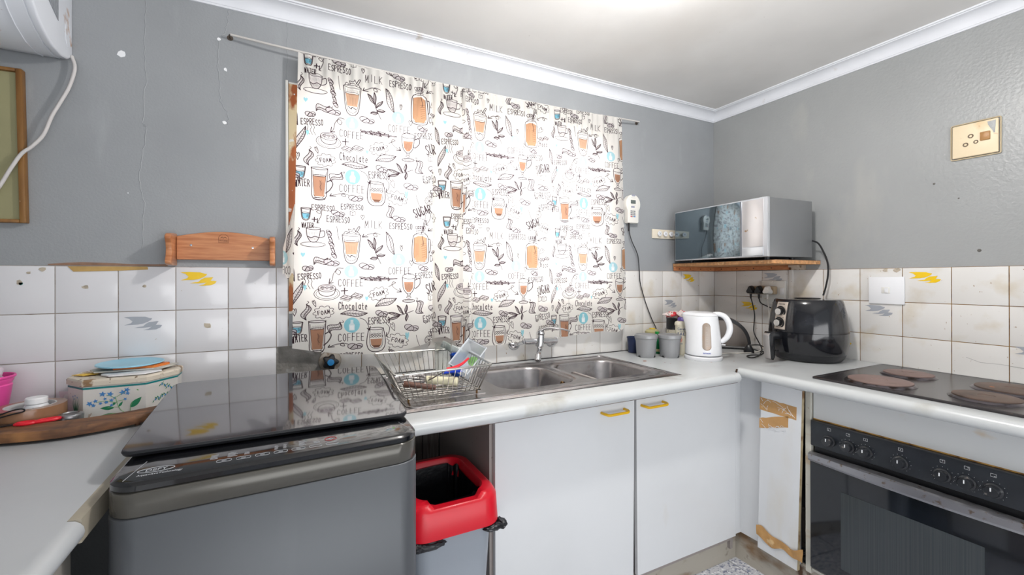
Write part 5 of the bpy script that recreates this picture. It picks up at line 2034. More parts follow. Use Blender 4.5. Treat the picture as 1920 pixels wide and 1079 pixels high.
def sheet(name, lb, cat, pts, z, th, m, grp=None):
    mb = MB()
    mb.prism([(a, b, z + dz) for a, b, dz in pts], (0, 0, th))
    o = mb.build(name, m)
    return tag(o, lb, cat, grp)


sheet('envelope', 'white torn envelope under the blue disc at the front', 'envelope', [(-2.885, -.165, 0), (-2.858, -.198, -.0), (-2.775, -.200, 0), (-2.74, -.170, .001), (-2.76, -.12, .001), (-2.88, -.12, 0)], zt_, .0035, mat('paper_white', (228, 228, 230), .7))
sheet('leaflet', 'yellow leaflet corner poking out left of the papers on the tin', 'leaflet', [(-2.963, -.125, .0), (-2.93, -.150, 0), (-2.90, -.135, 0), (-2.905, -.10, 0)], zt_ + .0002, .0012, mat('paper_yellow', (232, 190, 70), .6))
sheet('booklet', 'grey edged booklet lying under the blue disc', 'booklet', [(-2.93, -.100, 0), (-2.905, -.150, .001), (-2.745, -.160, .001), (-2.715, -.080, 0), (-2.80, -.05, 0), (-2.91, -.06, 0)], zt_ + .0045, .0040, mat('paper_grey', (206, 204, 196), .7, var=(30, .25)))
sheet('packet', 'orange printed packet directly under the blue disc', 'packet', [(-2.875, -.085, 0), (-2.865, -.140, .0), (-2.765, -.150, .0), (-2.735, -.10, 0), (-2.79, -.06, 0)], zt_ + .0090, .0070, mat('packet_orange', (216, 120, 50), .45, stains=(((240, 200, 90), 30, .55, .6), ((180, 40, 30), 45, .6, .64))))
mb = MB()
mb.lathe([(0, .0), (.080, .0), (.083, .002), (.083, .0045), (.081, .0055), (.076, .004), (0, .0038)], (0, 0, 0), 48, 0, Matrix.Translation((-2.834, -.096, zt_ + .0185)) @ Matrix.Rotation(math.radians(1.0), 4, 'Y'))
o = mb.build('plastic_disc', mat('disc_pale_blue', (150, 204, 226), .35, stains=(((104, 100, 110), 26, .70, .73),)))
tag(o, 'pale blue round plastic lid lying on top of the tin', 'lid')

# ================================================================== WALL ITEMS RIGHT OF THE CURTAIN
me_ = thing('electricity_keypad', 'white prepaid electricity keypad meter on the wall right of the curtain', 'keypad', (-.694, 0, 1.67))
m_mtr = mat('meter_white', (232, 229, 222), .35)
out_ = []
for k in range(19):
    a = math.radians(-40 + 260 * k / 18)
    out_.append((-.693 + .051 * math.cos(a), 1.692 + .053 * math.sin(a)))
out_ += [(-.732, 1.596), (-.727, 1.588), (-.662, 1.588), (-.656, 1.596)]
mb = MB()
mb.prism([(a, -.001, b) for a, b in out_], (0, -.032, 0), 0, .004, seg=3, cap_bev_only=True)
mb.build('housing', m_mtr, me_, angle=35)
mb = MB()
mb.box((-.7135, -.0345, 1.694), (-.6785, -.0328, 1.714), .0008)
mb.build('display', mat('display_grey', (100, 108, 106), .2), me_)
for r in range(4):
    for c_ in range(3):
        mb = MB()
        x, z = -.711 + .0125 * c_, 1.653 - .0098 * r
        mb.box((x - .0045, -.0352, z - .0032), (x + .0045, -.0328, z + .0032), .001)
        mb.build('key', mat('key_red', (206, 60, 74), .4) if (r, c_) == (3, 0) else mat('key_blue', (44, 120, 190), .4) if (r, c_) == (3, 2) else mat('key_grey', (112, 116, 124), .4), me_)
for (x0_, x1_, z, h_) in ((-.707, -.681, 1.740, .008), (-.703, -.683, 1.732, .001), (-.712, -.678, 1.726, .001), (-.708, -.680, 1.690 - .004, .001), (-.711, -.686, 1.676, .009), (-.716, -.676, 1.664, .0006)):
    mb = MB()
    mb.box((x0_, -.0335, z - h_ / 2), (x1_, -.0328, z + h_ / 2))
    mb.build('label_print', mat('meter_label', (150, 152, 170), .4), me_)
mb = MB()
mb.tube([(-.716, -.020, 1.592), (-.715, -.020, 1.560), (-.713, -.018, 1.545)], .0052, 8, smooth=4)
mb.tube([(-.713, -.018, 1.548), (-.703, -.018, 1.515), (-.688, -.018, 1.482), (-.662, -.018, 1.44), (-.646, -.018, 1.40), (-.640, -.020, 1.33), (-.634, -.020, 1.262), (-.610, -.020, 1.19), (-.584, -.020, 1.127), (-.545, -.020, 1.05), (-.515, -.020, 1.0), (-.50, -.022, .93), (-.50, -.03, z0 + .004)], .0026, 7, smooth=6)
mb.build('cable', m_cord, me_)

hk = thing('key_hook_rail', 'short cream key hook strip behind the microwave', 'hook rail', (-.45, 0, 1.54))
mb = MB()
mb.box((-.527, -.008, 1.514), (-.330, -.0005, 1.567), .002)
mb.build('strip', mat('strip_cream', (224, 214, 196), .4, stains=(((186, 160, 116), 12, .58, .7),)), hk)
for x in (-.484, -.438, -.392, -.350):
    mb = MB()
    mb.cyl((x, -.008, 1.541), (x, -.020, 1.541), .006)
    mb.lathe([(0, 0), (.0145, 0), (.0150, .001), (.0140, .003), (0, .0035)], (0, 0, 0), 24, 0, Matrix.Translation((x, -.020, 1.541)) @ Matrix.Rotation(math.pi / 2, 4, 'X'))
    h_ = mb.build('hook', m_wplast, hk)
    mb = MB()
    for s in (-1, 1):
        mb.tube([(x - .006, -.0239, 1.541 - .006 * s), (x + .006, -.0239, 1.541 + .006 * s)], .0006, 4)
    mb.build('cross_mark', m_ink, h_)

# ---- corner shelf with microwave
cs = thing('corner_shelf', 'chipped chipboard corner shelf on pine battens under the microwave', 'shelf', (-.18, -.30, 1.35))
m_chip = mat('chipboard_raw', (216, 160, 110), .85, var=(70, .25), bump=(160, 1.0), stains=(((228, 184, 136), 40, .58, .66),))
mb = MB()
mb.box((-.362, -.600, 1.3525), (-.004, -.006, 1.371))
fe_ = []
y = -.006
fe_.append((-.362, y))
while y > -.60:
    y -= random.uniform(.006, .016)
    fe_.append((-.3655 - random.uniform(0, .0045), max(y, -.603)))
fe_.append((-.362, -.603))
mb.prism([(a, b, 1.354) for a, b in fe_], (0, 0, .0155))
mb.build('board', [m_chip], cs)
mb = MB()
mb.box((-.365, -.601, 1.3706), (-.004, -.006, 1.3716))
mb.build('top_sheet', mat('shelf_dark_melamine', (66, 58, 56), .5), cs)
m_bat = mat('batten_pine', (196, 132, 86), .6, grain=((160, 98, 60), (10, 10, 60), 4))
for a, b in (((-.364, -.024, 1.3285), (-.010, -.009, 1.352)), ((-.024, -.462, 1.3285), (-.009, -.026, 1.352))):
    mb = MB()
    mb.box(a, b, .001, seg=1)
    bt = mb.build('batten', m_bat, cs)
    for k in range(4):
        mb = MB()
        if b[1] - a[1] < .1:
            mb.cyl((-.33 + .09 * k, -.0235, 1.340), (-.33 + .09 * k, -.0250, 1.340), .0032, seg=10)
        else:
            mb.cyl((-.0235, -.07 - .10 * k, 1.340), (-.0250, -.07 - .10 * k, 1.340), .0032, seg=10)
        mb.build('screw', mat('screw_dark', (60, 44, 34), .5, .5), bt)
mb = MB()
mb.box((-.030, -.532, 1.326), (-.0005, -.470, 1.352), .002)
mb.box((-.060, -.524, 1.340), (-.030, -.478, 1.352), .001)
mb.build('bracket', mat('bracket_painted', (186, 172, 156), .4, .3, stains=(((110, 80, 50), 40, .55, .62),)), cs)

mw = thing('microwave', 'silver microwave with mirrored door on the corner shelf', 'microwave', (-.25, -.33, 1.372))
FL, FR_, BR, BL = Vector((-.411, -.061, 0)), Vector((-.428, -.597, 0)), Vector((-.089, -.608, 0)), Vector((-.072, -.072, 0))
za, zb2 = 1.384, 1.660
ex = (FR_ - FL).normalized()      # along the front, left to right
ey = Vector((ex.y, -ex.x, 0))     # outward (towards the room)
if ey.x > 0:
    ey = -ey
Wm = (FR_ - FL).length


def MWP(s, o, z):
    return FL + ex * s + ey * o + Vector((0, 0, z))


m_mws = mat('microwave_silver_side', (150, 152, 154), .36, .65, var=(3, .05))
m_mwt = mat('microwave_trim_silver', (206, 208, 212), .25, .5)
mb = MB()
mb.prism([MWP(.006, -.022, za), MWP(Wm - .006, -.022, za), BR + Vector((0, 0, za)), BL + Vector((0, 0, za))], (0, 0, zb2 - za), 0, .004)
mb.build('body', m_mws, mw)
mb = MB()
mb.prism([MWP(0, -.022, za), MWP(Wm, -.022, za), MWP(Wm, -.002, za), MWP(0, -.002, za)], (0, 0, zb2 - za), 0, .003)
mb.build('front_frame', m_mwt, mw)
mb = MB()
mb.prism([MWP(.006, -.003, za + .006), MWP(.405, -.003, za + .006), MWP(.405, .0015, za + .006), MWP(.006, .0015, za + .006)], (0, 0, zb2 - za - .012), 0, .001)
mwd = mb.build('door', mat('mirror_door_glass', (128, 142, 150), .06, .92, var=(4, .12)), mw)
mb = MB()
for p, q in (((.405, za + .006), (.409, zb2 - .006)),):
    mb.prism([MWP(p[0], -.002, p[1]), MWP(q[0], -.002, p[1]), MWP(q[0], .004, p[1]), MWP(p[0], .004, p[1])], (0, 0, q[1] - p[1]), 0)
mb.build('door_edge', mat('door_edge_grey', (120, 124, 130), .3, .5), mwd)
mb = MB()
mb.prism([MWP(.414, -.003, za + .048), MWP(.518, -.003, za + .048), MWP(.518, .001, za + .048), MWP(.414, .001, za + .048)], (0, 0, zb2 - za - .056), 0, .001)
mb.build('control_panel', mat('mw_panel_satin', (206, 202, 202), .22, .5, stains=(((160, 124, 84), 34, .68, .72),)), mw)
mb = MB()
mb.prism([MWP(.414, -.003, za + .006), MWP(.518, -.003, za + .006), MWP(.518, .003, za + .006), MWP(.414, .003, za + .006)], (0, 0, .038), 0, .0015)
mb.build('door_button', m_mwt, mw)
mb = MB()
Mt = frame(MWP(.235, .0019, za + .020), ex, (0, 0, 1))
mb.text('DEFY', .014, Mt)
mb.build('logo', mat('logo_silver', (206, 210, 214), .3, .6), mwd)
for s_, o_ in ((.06, -.05), (Wm - .05, -.05), (.06, -.26), (Wm - .05, -.26)):
    p = MWP(s_, o_, 0)
    if p.x < -.36:
        p.x = -.350
    mb = MB()
    mb.cyl((p.x, p.y, 1.3717), (p.x, p.y, za + .001), .012)
    mb.build('foot', m_blackp, mw)
mb = MB()
mb.tube([(-.095, -.600, 1.470), (-.075, -.625, 1.455), (-.060, -.640, 1.415), (-.052, -.655, 1.36), (-.048, -.655, 1.30), (-.048, -.645, 1.24), (-.050, -.635, 1.199)], .0040, 8, smooth=6)
mb.build('cord', m_cord, mw)

# ================================================================== SOCKETS
m_sock = mat('socket_plastic', (228, 227, 222), .35, stains=(((176, 150, 110), 16, .64, .72),))
so = thing('wall_socket', 'white wall socket plate holding the plug adapter beside the air fryer', 'socket', (0, -.376, 1.205))
mb = MB()
mb.box((-.020, -.440, 1.141), (-.0078, -.313, 1.270), .003)
mb.build('plate', m_sock, so)
mb = MB()
mb.box((-.024, -.434, 1.196), (-.020, -.414, 1.232), .0015)
mb.build('switch', m_wplast, so)
for z in (1.262, 1.150):
    mb = MB()
    mb.cyl((-.0195, -.376, z), (-.0208, -.376, z), .0028, seg=10)
    mb.build('screw', m_steel, so)
ad = thing('plug_adapter', 'beige multi plug adapter plugged into the wall socket', 'adapter', (-.04, -.35, 1.215))
mb = MB()
mb.box((-.056, -.402, 1.196), (-.020, -.262, 1.240), .006)
mb.build('body', mat('adapter_beige', (178, 158, 130), .45, stains=(((120, 96, 66), 20, .58, .68),)), ad)


def plug(lb, y, m, cord_pts, mc):
    t_ = thing('plug', lb, 'plug', (-.075, y, 1.212))
    mb = MB()
    tri = []
    for k in range(24):
        a = 2 * math.pi * k / 24
        r = .0215 + .0045 * math.cos(3 * (a - math.pi / 2))
        tri.append((-.0635, y + r * math.cos(a) * .92, 1.217 + r * math.sin(a)))
    loft(mb, [tri, [(x - .004, yy, zz) for x, yy, zz in tri], [(x - .022, y + (yy - y) * .93, 1.217 + (zz - 1.217) * .93) for x, yy, zz in tri], [(x - .028, y + (yy - y) * .72, 1.217 + (zz - 1.217) * .72) for x, yy, zz in tri]])
    mb.cyl((-.076, y, 1.197), (-.076, y, 1.172), .0062, .0042)
    mb.build('body', m, t_)
    mb = MB()
    mb.tube([(-.076, y, 1.176)] + cord_pts, .0030, 8, smooth=6)
    mb.build('cord', mc, t_)


plug('left black plug in the adapter, cord looping down to the air fryer', -.288, m_blackp, [(-.078, -.300, 1.14), (-.080, -.312, 1.08), (-.085, -.312, 1.03), (-.09, -.315, .985), (-.11, -.350, .945), (-.15, -.395, .915), (-.20, -.425, .903), (-.262, -.452, .8935), (-.30, -.462, .8925), (-.335, -.470, .892), (-.345, -.455, .892), (-.315, -.425, .892), (-.27, -.425, .893), (-.24, -.445, .894), (-.225, -.455, .906)], m_cord)
plug('middle black plug in the adapter with cord running behind the air fryer', -.334, m_blackp, [(-.078, -.345, 1.15), (-.078, -.375, 1.135), (-.075, -.415, 1.120), (-.065, -.45, 1.115), (-.045, -.475, 1.11)], m_cord)
plug('white plug in the adapter with white cord', -.380, mat('plug_white', (226, 224, 220), .4), [(-.080, -.388, 1.14), (-.085, -.395, 1.08), (-.090, -.400, 1.0), (-.10, -.395, .94), (-.14, -.385, .902), (-.20, -.375, .8915), (-.28, -.350, .8915), (-.36, -.325, .8915), (-.45, -.33, .8915)], m_wcord)

ws = thing('wall_switch', 'white wall switch plate on the tiles above the hob', 'switch', (0, -.865, 1.228))
mb = MB()
mb.box((-.017, -.928, 1.168), (-.0078, -.802, 1.289), .003)
mb.build('plate', m_wplast, ws)
mb = MB()
mb.box((-.0195, -.880, 1.216), (-.0168, -.850, 1.242), .001)
mb.build('rocker_frame', m_sock, ws)
mb = MB()
mb.box((-.0225, -.874, 1.218), (-.019, -.862, 1.240), .001)
mb.build('rocker', m_wplast, ws)

us = thing('wall_socket', 'yellowed wall socket with brown switch high on the right wall', 'socket', (0, -1.137, 1.82))
Mu = Matrix.Translation((0, -1.137, 1.820)) @ Matrix.Rotation(math.radians(0.3), 4, 'X')
mb = MB()
mb.box((-.012, -.062, -.064), (0, .062, .064), .004, 0, Mu)
mb.build('plate', mat('socket_yellowed', (232, 214, 182), .4, stains=(((214, 180, 130), 8, .52, .7), ((176, 128, 84), 26, .66, .74))), us)
mb = MB()
mb.box((-.018, -.042, -.012), (-.012, -.016, .020), .0015, 0, Mu)
mb.build('switch', mat('switch_brown', (170, 124, 74), .4), us)
for (y, z, r) in ((.010, .014, .0075), (.024, -.016, .0075), (-.004, -.012, .0065)):
    mb = MB()
    mb.lathe([(0, 0), (r * .55, 0), (r * .6, .0012), (r, .0014), (r * 1.1, 0)], (0, 0, 0), 20, 0, Mu @ Matrix.Translation((-.0118, y, z)) @ Matrix.Rotation(-math.pi / 2, 4, 'Y'))
    mb.build('pin_hole', mat('pin_hole_dark', (96, 82, 66), .5, .3), us)
mb = MB()
mb.prism([Mu @ Vector(p) for p in ((-.0122, -.034, .056), (-.0122, -.036, .044), (-.0122, -.042, .030), (-.0122, -.047, .020), (-.0122, -.050, .010), (-.0122, -.054, .010), (-.0122, -.056, .057))], (-.0004, 0, 0))
mb.build('paint_splash', m_wallR, us)
mb = MB()
lp_ = [Mu @ Vector((-.004, p.x, p.y)) for p in rrect(0, 0, .133, .137, .005, 3)]
mb.tube(lp_, .0022, 6, closed=True)
mb.build('surround', mat('surround_beige', (196, 180, 150), .5), us)

# ================================================================== THINGS ON THE WORKTOP CORNER
m_can = mat('canister_silver_plastic', (146, 147, 149), .38, .25)
for k, (x, y, lb) in enumerate(((-.764, -.192, 'silver grey canister with lid, left of the pair behind the sink'), (-.661, -.248, 'silver grey canister with lid, right of the pair next to the kettle'))):
    cn = thing('canister', lb, 'canister', (x, y, z0), 'silver grey canisters')
    mb = MB()
    t = bmesh.new()
    n = 40
    rings = []
    for (r, z) in ((.0435, 0), (.0455, .004), (.0475, .03), (.0500, .075), (.0530, .089), (.0545, .094), (.0515, .094), (.040, .006)):
        ring = []
        for q in range(n):
            a = 2 * math.pi * q / n
            zz_ = z
            if z == 0 or z == .004:
                # small arched notches at the foot
                if abs(((a - .6) % (math.pi * 2 / 3)) - .35) < .18:
                    zz_ = z + .010
            ring.append(t.verts.new((x + r * math.cos(a), y + r * math.sin(a), z0 + zz_)))
        rings.append(ring)
    for A, B in zip(rings, rings[1:]):
        for q in range(n):
            t.faces.new((A[q], A[(q + 1) % n], B[(q + 1) % n], B[q]))
    t.faces.new(rings[-1])
    bmesh.ops.recalc_face_normals(t, faces=t.faces)
    mb.merge(t)
    mb.build('body', m_can, cn)
    mb = MB()
    mb.lathe([(.0535, .0945), (.0560, .096), (.0565, .106), (.0550, .112), (.0500, .1145), (.046, .1135), (.044, .111), (0, .111)], (x, y, z0), 40)
    mb.build('lid', m_can, cn)
mb = MB()
mb.lathe([(0, 0), (.024, 0), (.027, .003), (.0325, .078), (.035, .080), (.035, .084), (.032, .084), (.026, .006), (0, .005)], (-.733, -.071, z0), 32)
o = mb.build('cup', mat('cup_navy_plastic', (30, 42, 76), .4))
tag(o, 'dark navy plastic cup half hidden behind the left canister', 'cup')

jr = thing('jar', 'clear storage jar with yellowed lid behind the two canisters', 'jar', (-.578, -.052, z0))
mb = MB()
mb.lathe([(0, 0), (.034, 0), (.036, .004), (.036, .085), (.033, .092), (0, .092)], (-.578, -.054, z0), 32)
mb.build('body', mat('jar_clear', (206, 198, 170), .2, alpha=.8), jr)
mb = MB()
mb.lathe([(.037, .0), (.0385, .002), (.0385, .012), (.030, .020), (.018, .024), (0, .0245)], (-.578, -.054, z0 + .0925), 32)
mb.build('lid', mat('lid_yellowish', (186, 178, 130), .3, alpha=.92), jr)
mb = MB()
mb.lathe([(.014, .0), (.016, .0005), (.016, .004), (0, .0042)], (-.578, -.054, z0 + .1168), 24)
mb.build('lid_button', mat('lid_yellow', (238, 206, 60), .4), jr)

gb = thing('bottle', 'narrow green bottle between the two canisters', 'bottle', (-.628, -.142, z0))
mb = MB()
mb.lathe([(0, 0), (.0165, 0), (.0175, .003), (.0175, .085), (.012, .098), (.009, .104), (0, .104)], (-.640, -.146, z0), 24)
mb.build('body', mat('bottle_green', (16, 110, 64), .25), gb)
mb = MB()
mb.lathe([(.0095, .0), (.010, .001), (.010, .012), (0, .0125)], (-.640, -.146, z0 + .1035), 20)
mb.build('cap', mat('bottle_cap_green', (40, 150, 70), .35), gb)
mb = MB()
mb.lathe([(.0178, .0), (.0179, .001), (.0179, .012), (.0178, .013)], (-.640, -.146, z0 + .012), 24)
mb.build('label_band', mat('label_cream', (214, 204, 150), .5), gb)

sj = thing('spice_jar', 'spice jar with tall dark grey cap behind the right canister', 'jar', (-.465, -.10, z0))
mb = MB()
mb.lathe([(0, 0), (.031, 0), (.0325, .003), (.0325, .112), (.029, .118), (0, .118)], (-.470, -.098, z0), 32)
mb.build('body', mat('jar_dark', (70, 66, 62), .3), sj)
mb = MB()
mb.lathe([(.0328, .0), (.0329, .001), (.0329, .050), (.0328, .051)], (-.470, -.098, z0 + .062), 32)
mb.build('label', mat('label_offwhite', (206, 200, 184), .5, stains=(((120, 120, 108), 60, .6, .64),)), sj)
mb = MB()
mb.lathe([(.0325, .0), (.0335, .001), (.0330, .054), (.0350, .057), (.0345, .061), (.030, .0615), (0, .060)], (-.470, -.098, z0 + .1182), 32)
mb.build('cap', mat('cap_charcoal', (62, 64, 70), .4), sj)

slt = thing('salt_bottle', 'cream salt bottle with purple cap left of the kettle', 'bottle', (-.552, -.228, z0))
sxx, syy = -.548, -.228
mb = MB()
mb.lathe([(0, 0), (.033, 0), (.035, .003), (.035, .018), (.0335, .024), (.0335, .146), (.0360, .152), (.0365, .160), (.034, .169), (.022, .175), (0, .176)], (sxx, syy, z0), 36)
mb.build('body', mat('salt_plastic_cream', (226, 220, 200), .4), slt)
mb = MB()
mb.lathe([(.0215, .0), (.023, .001), (.021, .015), (.018, .018), (0, .0185)], (sxx, syy, z0 + .1755), 28)
mb.build('cap', mat('cap_purple', (88, 70, 140), .4), slt)
mb = MB()
mb2 = MB()
rb = Vector((-.785, -.62, 0))


def cyl_text(mbx, s, size, z, ang0, R, mi, sx=1.0):
    """lettering wrapped round a cylinder, ang0 = angle of the text centre"""
    cu = MB()
    cu.text(s, size, Matrix.Identity(4), 0, .0003, 'CENTER', sx)
    for v in cu.bm.verts:
        a = ang0 + v.co.x / R
        rr_ = R + .0006 + v.co.z
        v.co = Vector((sxx + rr_ * math.cos(a), syy + rr_ * math.sin(a), z0 + z + v.co.y))
    me = bpy.data.meshes.new('tmp')
    cu.bm.to_mesh(me)
    cu.bm.free()
    t = bmesh.new()
    t.from_mesh(me)
    bpy.data.meshes.remove(me)
    mbx.merge(t, mi)


av = math.atan2(rb.y, rb.x)
cyl_text(mb, 'Cerebos', .019, .135, av + .16, .0335, 0, .8)
cyl_text(mb, 'SALT', .022, .109, av + .14, .0335, 0, 1.1)
cyl_text(mb, '100', .009, .060, av - .1, .0335, 0)
cyl_text(mb, 'IODATED', .006, .122, av + .1, .0335, 0)
mb.build('lettering', mat('print_navy', (28, 60, 116), .5), slt)
mb = MB()
for k in range(4):
    a = av - .1 + .09 * math.cos(k * 1.6)
    z = z0 + .082 + .010 * math.sin(k * 1.6)
    mb.tube([(sxx + .0338 * math.cos(a + .09 * math.cos(q)), syy + .0338 * math.sin(a + .09 * math.cos(q)), z + .004 * math.sin(q)) for q in [2 * math.pi * w_ / 10 for w_ in range(10)]], .0010, 4, closed=True)
mb.build('emblem', mat('print_red', (216, 70, 60), .5), slt)

mb = MB()
t = bmesh.new()
bmesh.ops.create_icosphere(t, subdivisions=4, radius=1)
dx_ = Vector((.60, -.30, 0)).normalized()
dy_ = Vector((-dx_.y, dx_.x, 0))
for v in t.verts:
    n = v.co.copy()
    k = 1 + .16 * math.sin(n.x * 9 + 1) * math.sin(n.y * 7) + .10 * math.sin(n.x * 17 + n.z * 6)
    p = Vector((-.490, -.165, z0 + .2020)) + dx_ * n.x * .082 * k + dy_ * n.y * .040 * k + Vector((0, 0, n.z * .018 * k + .004 * math.sin(n.x * 12)))
    v.co = p
mb.merge(t)
o = mb.build('foil_packet', mat('packet_red_white', (226, 214, 210), .3, stains=(((196, 40, 52), 26, .52, .56), ((120, 70, 60), 18, .62, .68)), spec=.7), angle=20)
tag(o, 'crumpled red and white packet lying on top of the spice jars behind the kettle', 'packet')

# ---- kettle
kx, ky = -.553, -.358
kt = thing('kettle', 'white electric kettle with water gauge window at the worktop corner', 'kettle', (kx, ky, z0))
er = Vector((.62, -.785, 0))
ef = Vector((-.785, -.62, 0))
KC = Vector((kx, ky, z0))
m_ket = mat('kettle_white', (230, 231, 234), .22, coat=.3, stains=(((200, 170, 110), 30, .76, .80),))
mb = MB()
mb.lathe([(0, 0), (.084, 0), (.086, .003), (.086, .015), (.082, .019), (.060, .021), (0, .021)], KC, 48)
mb.build('base', m_ket, kt)
mb = MB()
t = bmesh.new()
rings = []
n = 48
for (r, z) in ((.0, .022), (.076, .022), (.0825, .026), (.0835, .034), (.082, .06), (.077, .12), (.0715, .17), (.067, .205), (.0655, .213)):
    ring = []
    if r == 0:
        ring = [t.verts.new(KC + Vector((0, 0, z)))]
    else:
        for q in range(n):
            a = 2 * math.pi * q / n
            d = er * math.cos(a) + ef * math.sin(a)
            rr_ = r
            f = max(0, math.cos(a - math.pi)) ** 10
            lift = max(0, (z - .130) / .083)
            rr_ += .032 * f * lift ** 1.2
            ring.append(t.verts.new(KC + d * rr_ + Vector((0, 0, z + .004 * f * lift))))
    rings.append(ring)
for A, B in zip(rings, rings[1:]):
    for q in range(n):
        if len(A) == 1:
            t.faces.new((A[0], B[(q + 1) % n], B[q]))
        else:
            t.faces.new((A[q], A[(q + 1) % n], B[(q + 1) % n], B[q]))
t.faces.new(rings[-1])
bmesh.ops.recalc_face_normals(t, faces=t.faces)
mb.merge(t)
mb.build('body', m_ket, kt, angle=50)
mb = MB()
t = bmesh.new()
rings = []
for (s, z) in ((1.0, .2140), (1.0, .219), (.93, .225), (.7, .230), (.35, .2335)):
    ring = []
    for q in range(n):
        a = 2 * math.pi * q / n
        d = er * math.cos(a) + ef * math.sin(a)
        f = max(0, math.cos(a - math.pi)) ** 10
        ring.append(t.verts.new(KC + d * (.0645 + .030 * f) * s + Vector((0, 0, z + .003 * f))))
    rings.append(ring)
for A, B in zip(rings, rings[1:]):
    for q in range(n):
        t.faces.new((A[q], A[(q + 1) % n], B[(q + 1) % n], B[q]))
t.faces.new(rings[-1])
t.faces.new(rings[0])
bmesh.ops.recalc_face_normals(t, faces=t.faces)
mb.merge(t)
mb.build('lid', m_ket, kt, angle=50)
mb = MB()
hp = [KC + er * a + Vector((0, 0, b)) for a, b in ((.045, .222), (.075, .221), (.098, .207), (.113, .178), (.116, .146), (.106, .115), (.090, .096), (.078, .088))]
t = bmesh.new()
H = catmull(hp, 6)
rings = []
for i, p in enumerate(H):
    tan = (H[min(i + 1, len(H) - 1)] - H[max(i - 1, 0)]).normalized()
    sd = er.cross(Vector((0, 0, 1))).normalized()
    up = sd.cross(tan)
    wd, hh = .0135, .0105 + .004 * math.sin(math.pi * i / len(H))
    rings.append([t.verts.new(p + sd * wd * math.cos(a) + up * hh * math.sin(a)) for a in [2 * math.pi * q / 14 for q in range(14)]])
for A, B in zip(rings, rings[1:]):
    for k in range(14):
        t.faces.new((A[k], A[(k + 1) % 14], B[(k + 1) % 14], B[k]))
t.faces.new(rings[0])
t.faces.new(rings[-1])
bmesh.ops.recalc_face_normals(t, faces=t.faces)
mb.merge(t)
hd = mb.build('handle', m_ket, kt, angle=50)
# gauge window: capsule on the front of the body
mb = MB()
cap_ = []
zc_, hh_, ww_ = .118, .064, .0185
for k in range(28):
    a = 2 * math.pi * k / 28
    u = ww_ * math.cos(a)
    v = (hh_ - ww_) * (1 if math.sin(a) > 0 else -1) + ww_ * math.sin(a)
    if abs(math.sin(a)) < 1e-6:
        v = 0
    cap_.append((u, v))


def onbody(u, v, off):
    z = zc_ + v
    r = interp([(.034, .0835), (.06, .082), (.12, .077), (.17, .0715), (.205, .067)], z) + .0003 + off
    a = math.pi / 2 - .20 - u / .078
    d = er * math.cos(a) + ef * math.sin(a)
    return KC + d * r + Vector((0, 0, z))


t = bmesh.new()
A = [t.verts.new(onbody(u, v, .0006)) for u, v in cap_]
B = [t.verts.new(onbody(u * .86, v * .96, .0016)) for u, v in cap_]
Ccen = t.verts.new(onbody(0, .03, .0016))
Cc2 = t.verts.new(onbody(0, -.03, .0016))
for k in range(28):
    t.faces.new((A[k], A[(k + 1) % 28], B[(k + 1) % 28], B[k]))
mb.merge(t, 0)
mb.tube([onbody(u, v, .0008) for u, v in cap_], .0012, 6, closed=True)
nn = 14
t = bmesh.new()
grid = []
for i in range(nn + 1):
    v = (hh_ * .96) * (1 - 2 * i / nn)
    lim = hh_ - ww_
    wv = ww_ * .86 * (1 if abs(v) < lim else math.sqrt(max(0, 1 - ((abs(v) - lim) / (ww_ * .99)) ** 2)))
    grid.append([t.verts.new(onbody(wv * s, v, .0017)) for s in (-1, -.5, 0, .5, 1)])
for a, b in zip(grid, grid[1:]):
    for k in range(4):
        t.faces.new((a[k], a[k + 1], b[k + 1], b[k]))
mb.merge(t, 0)
gw = mb.build('gauge_window', mat('gauge_brown', (150, 134, 120), .2, coat=.5, stains=(((168, 130, 96), 9, .5, .7),)), kt)
mb = MB()
for k in range(9):
    mb.tube([onbody(-.003, -.045 + .011 * k, .0019), onbody(.004, -.045 + .011 * k, .0019)], .0005, 4)
mb.build('scale', mat('scale_grey', (186, 178, 168), .5), gw)
mb = MB()
sxx, syy = kx, ky
cyl_text(mb, 'amaze', .012, .040, math.atan2(ef.y, ef.x) + .20, .0838, 0, 1.1)
mb.build('logo', mat('print_blue', (30, 60, 170), .5), kt)
mb = MB()
mb.box((-.006, -.004, -.003), (.016, .004, .003), .0015, 0, frame(KC + er * .082 + Vector((0, 0, .074)), er, Vector((0, 0, 1)).cross(er)))
mb.build('switch', m_ket, kt)

# ---- toaster: low dome seen behind the kettle
ts = thing('toaster', 'dome shaped stainless toaster with black edge band behind the kettle', 'toaster', (-.19, -.17, z0))
tr0 = Vector((-.100, -.305, z0))
tdir = Vector((-.64, .77, 0)).normalized()
tback = Vector((.77, .64, 0)).normalized()
Wt, Ht, Dt = .310, .178, .098


def arch(k0, off, dz=0):
    pts = []
    for k in range(25):
        a = math.pi * k / 24
        s = Wt / 2 - (Wt / 2 * k0) * math.cos(a)
        pts.append(tr0 + tdir * s + tback * off + Vector((0, 0, .012 + dz + (Ht - .012) * k0 * math.sin(a) ** .8)))
    return pts


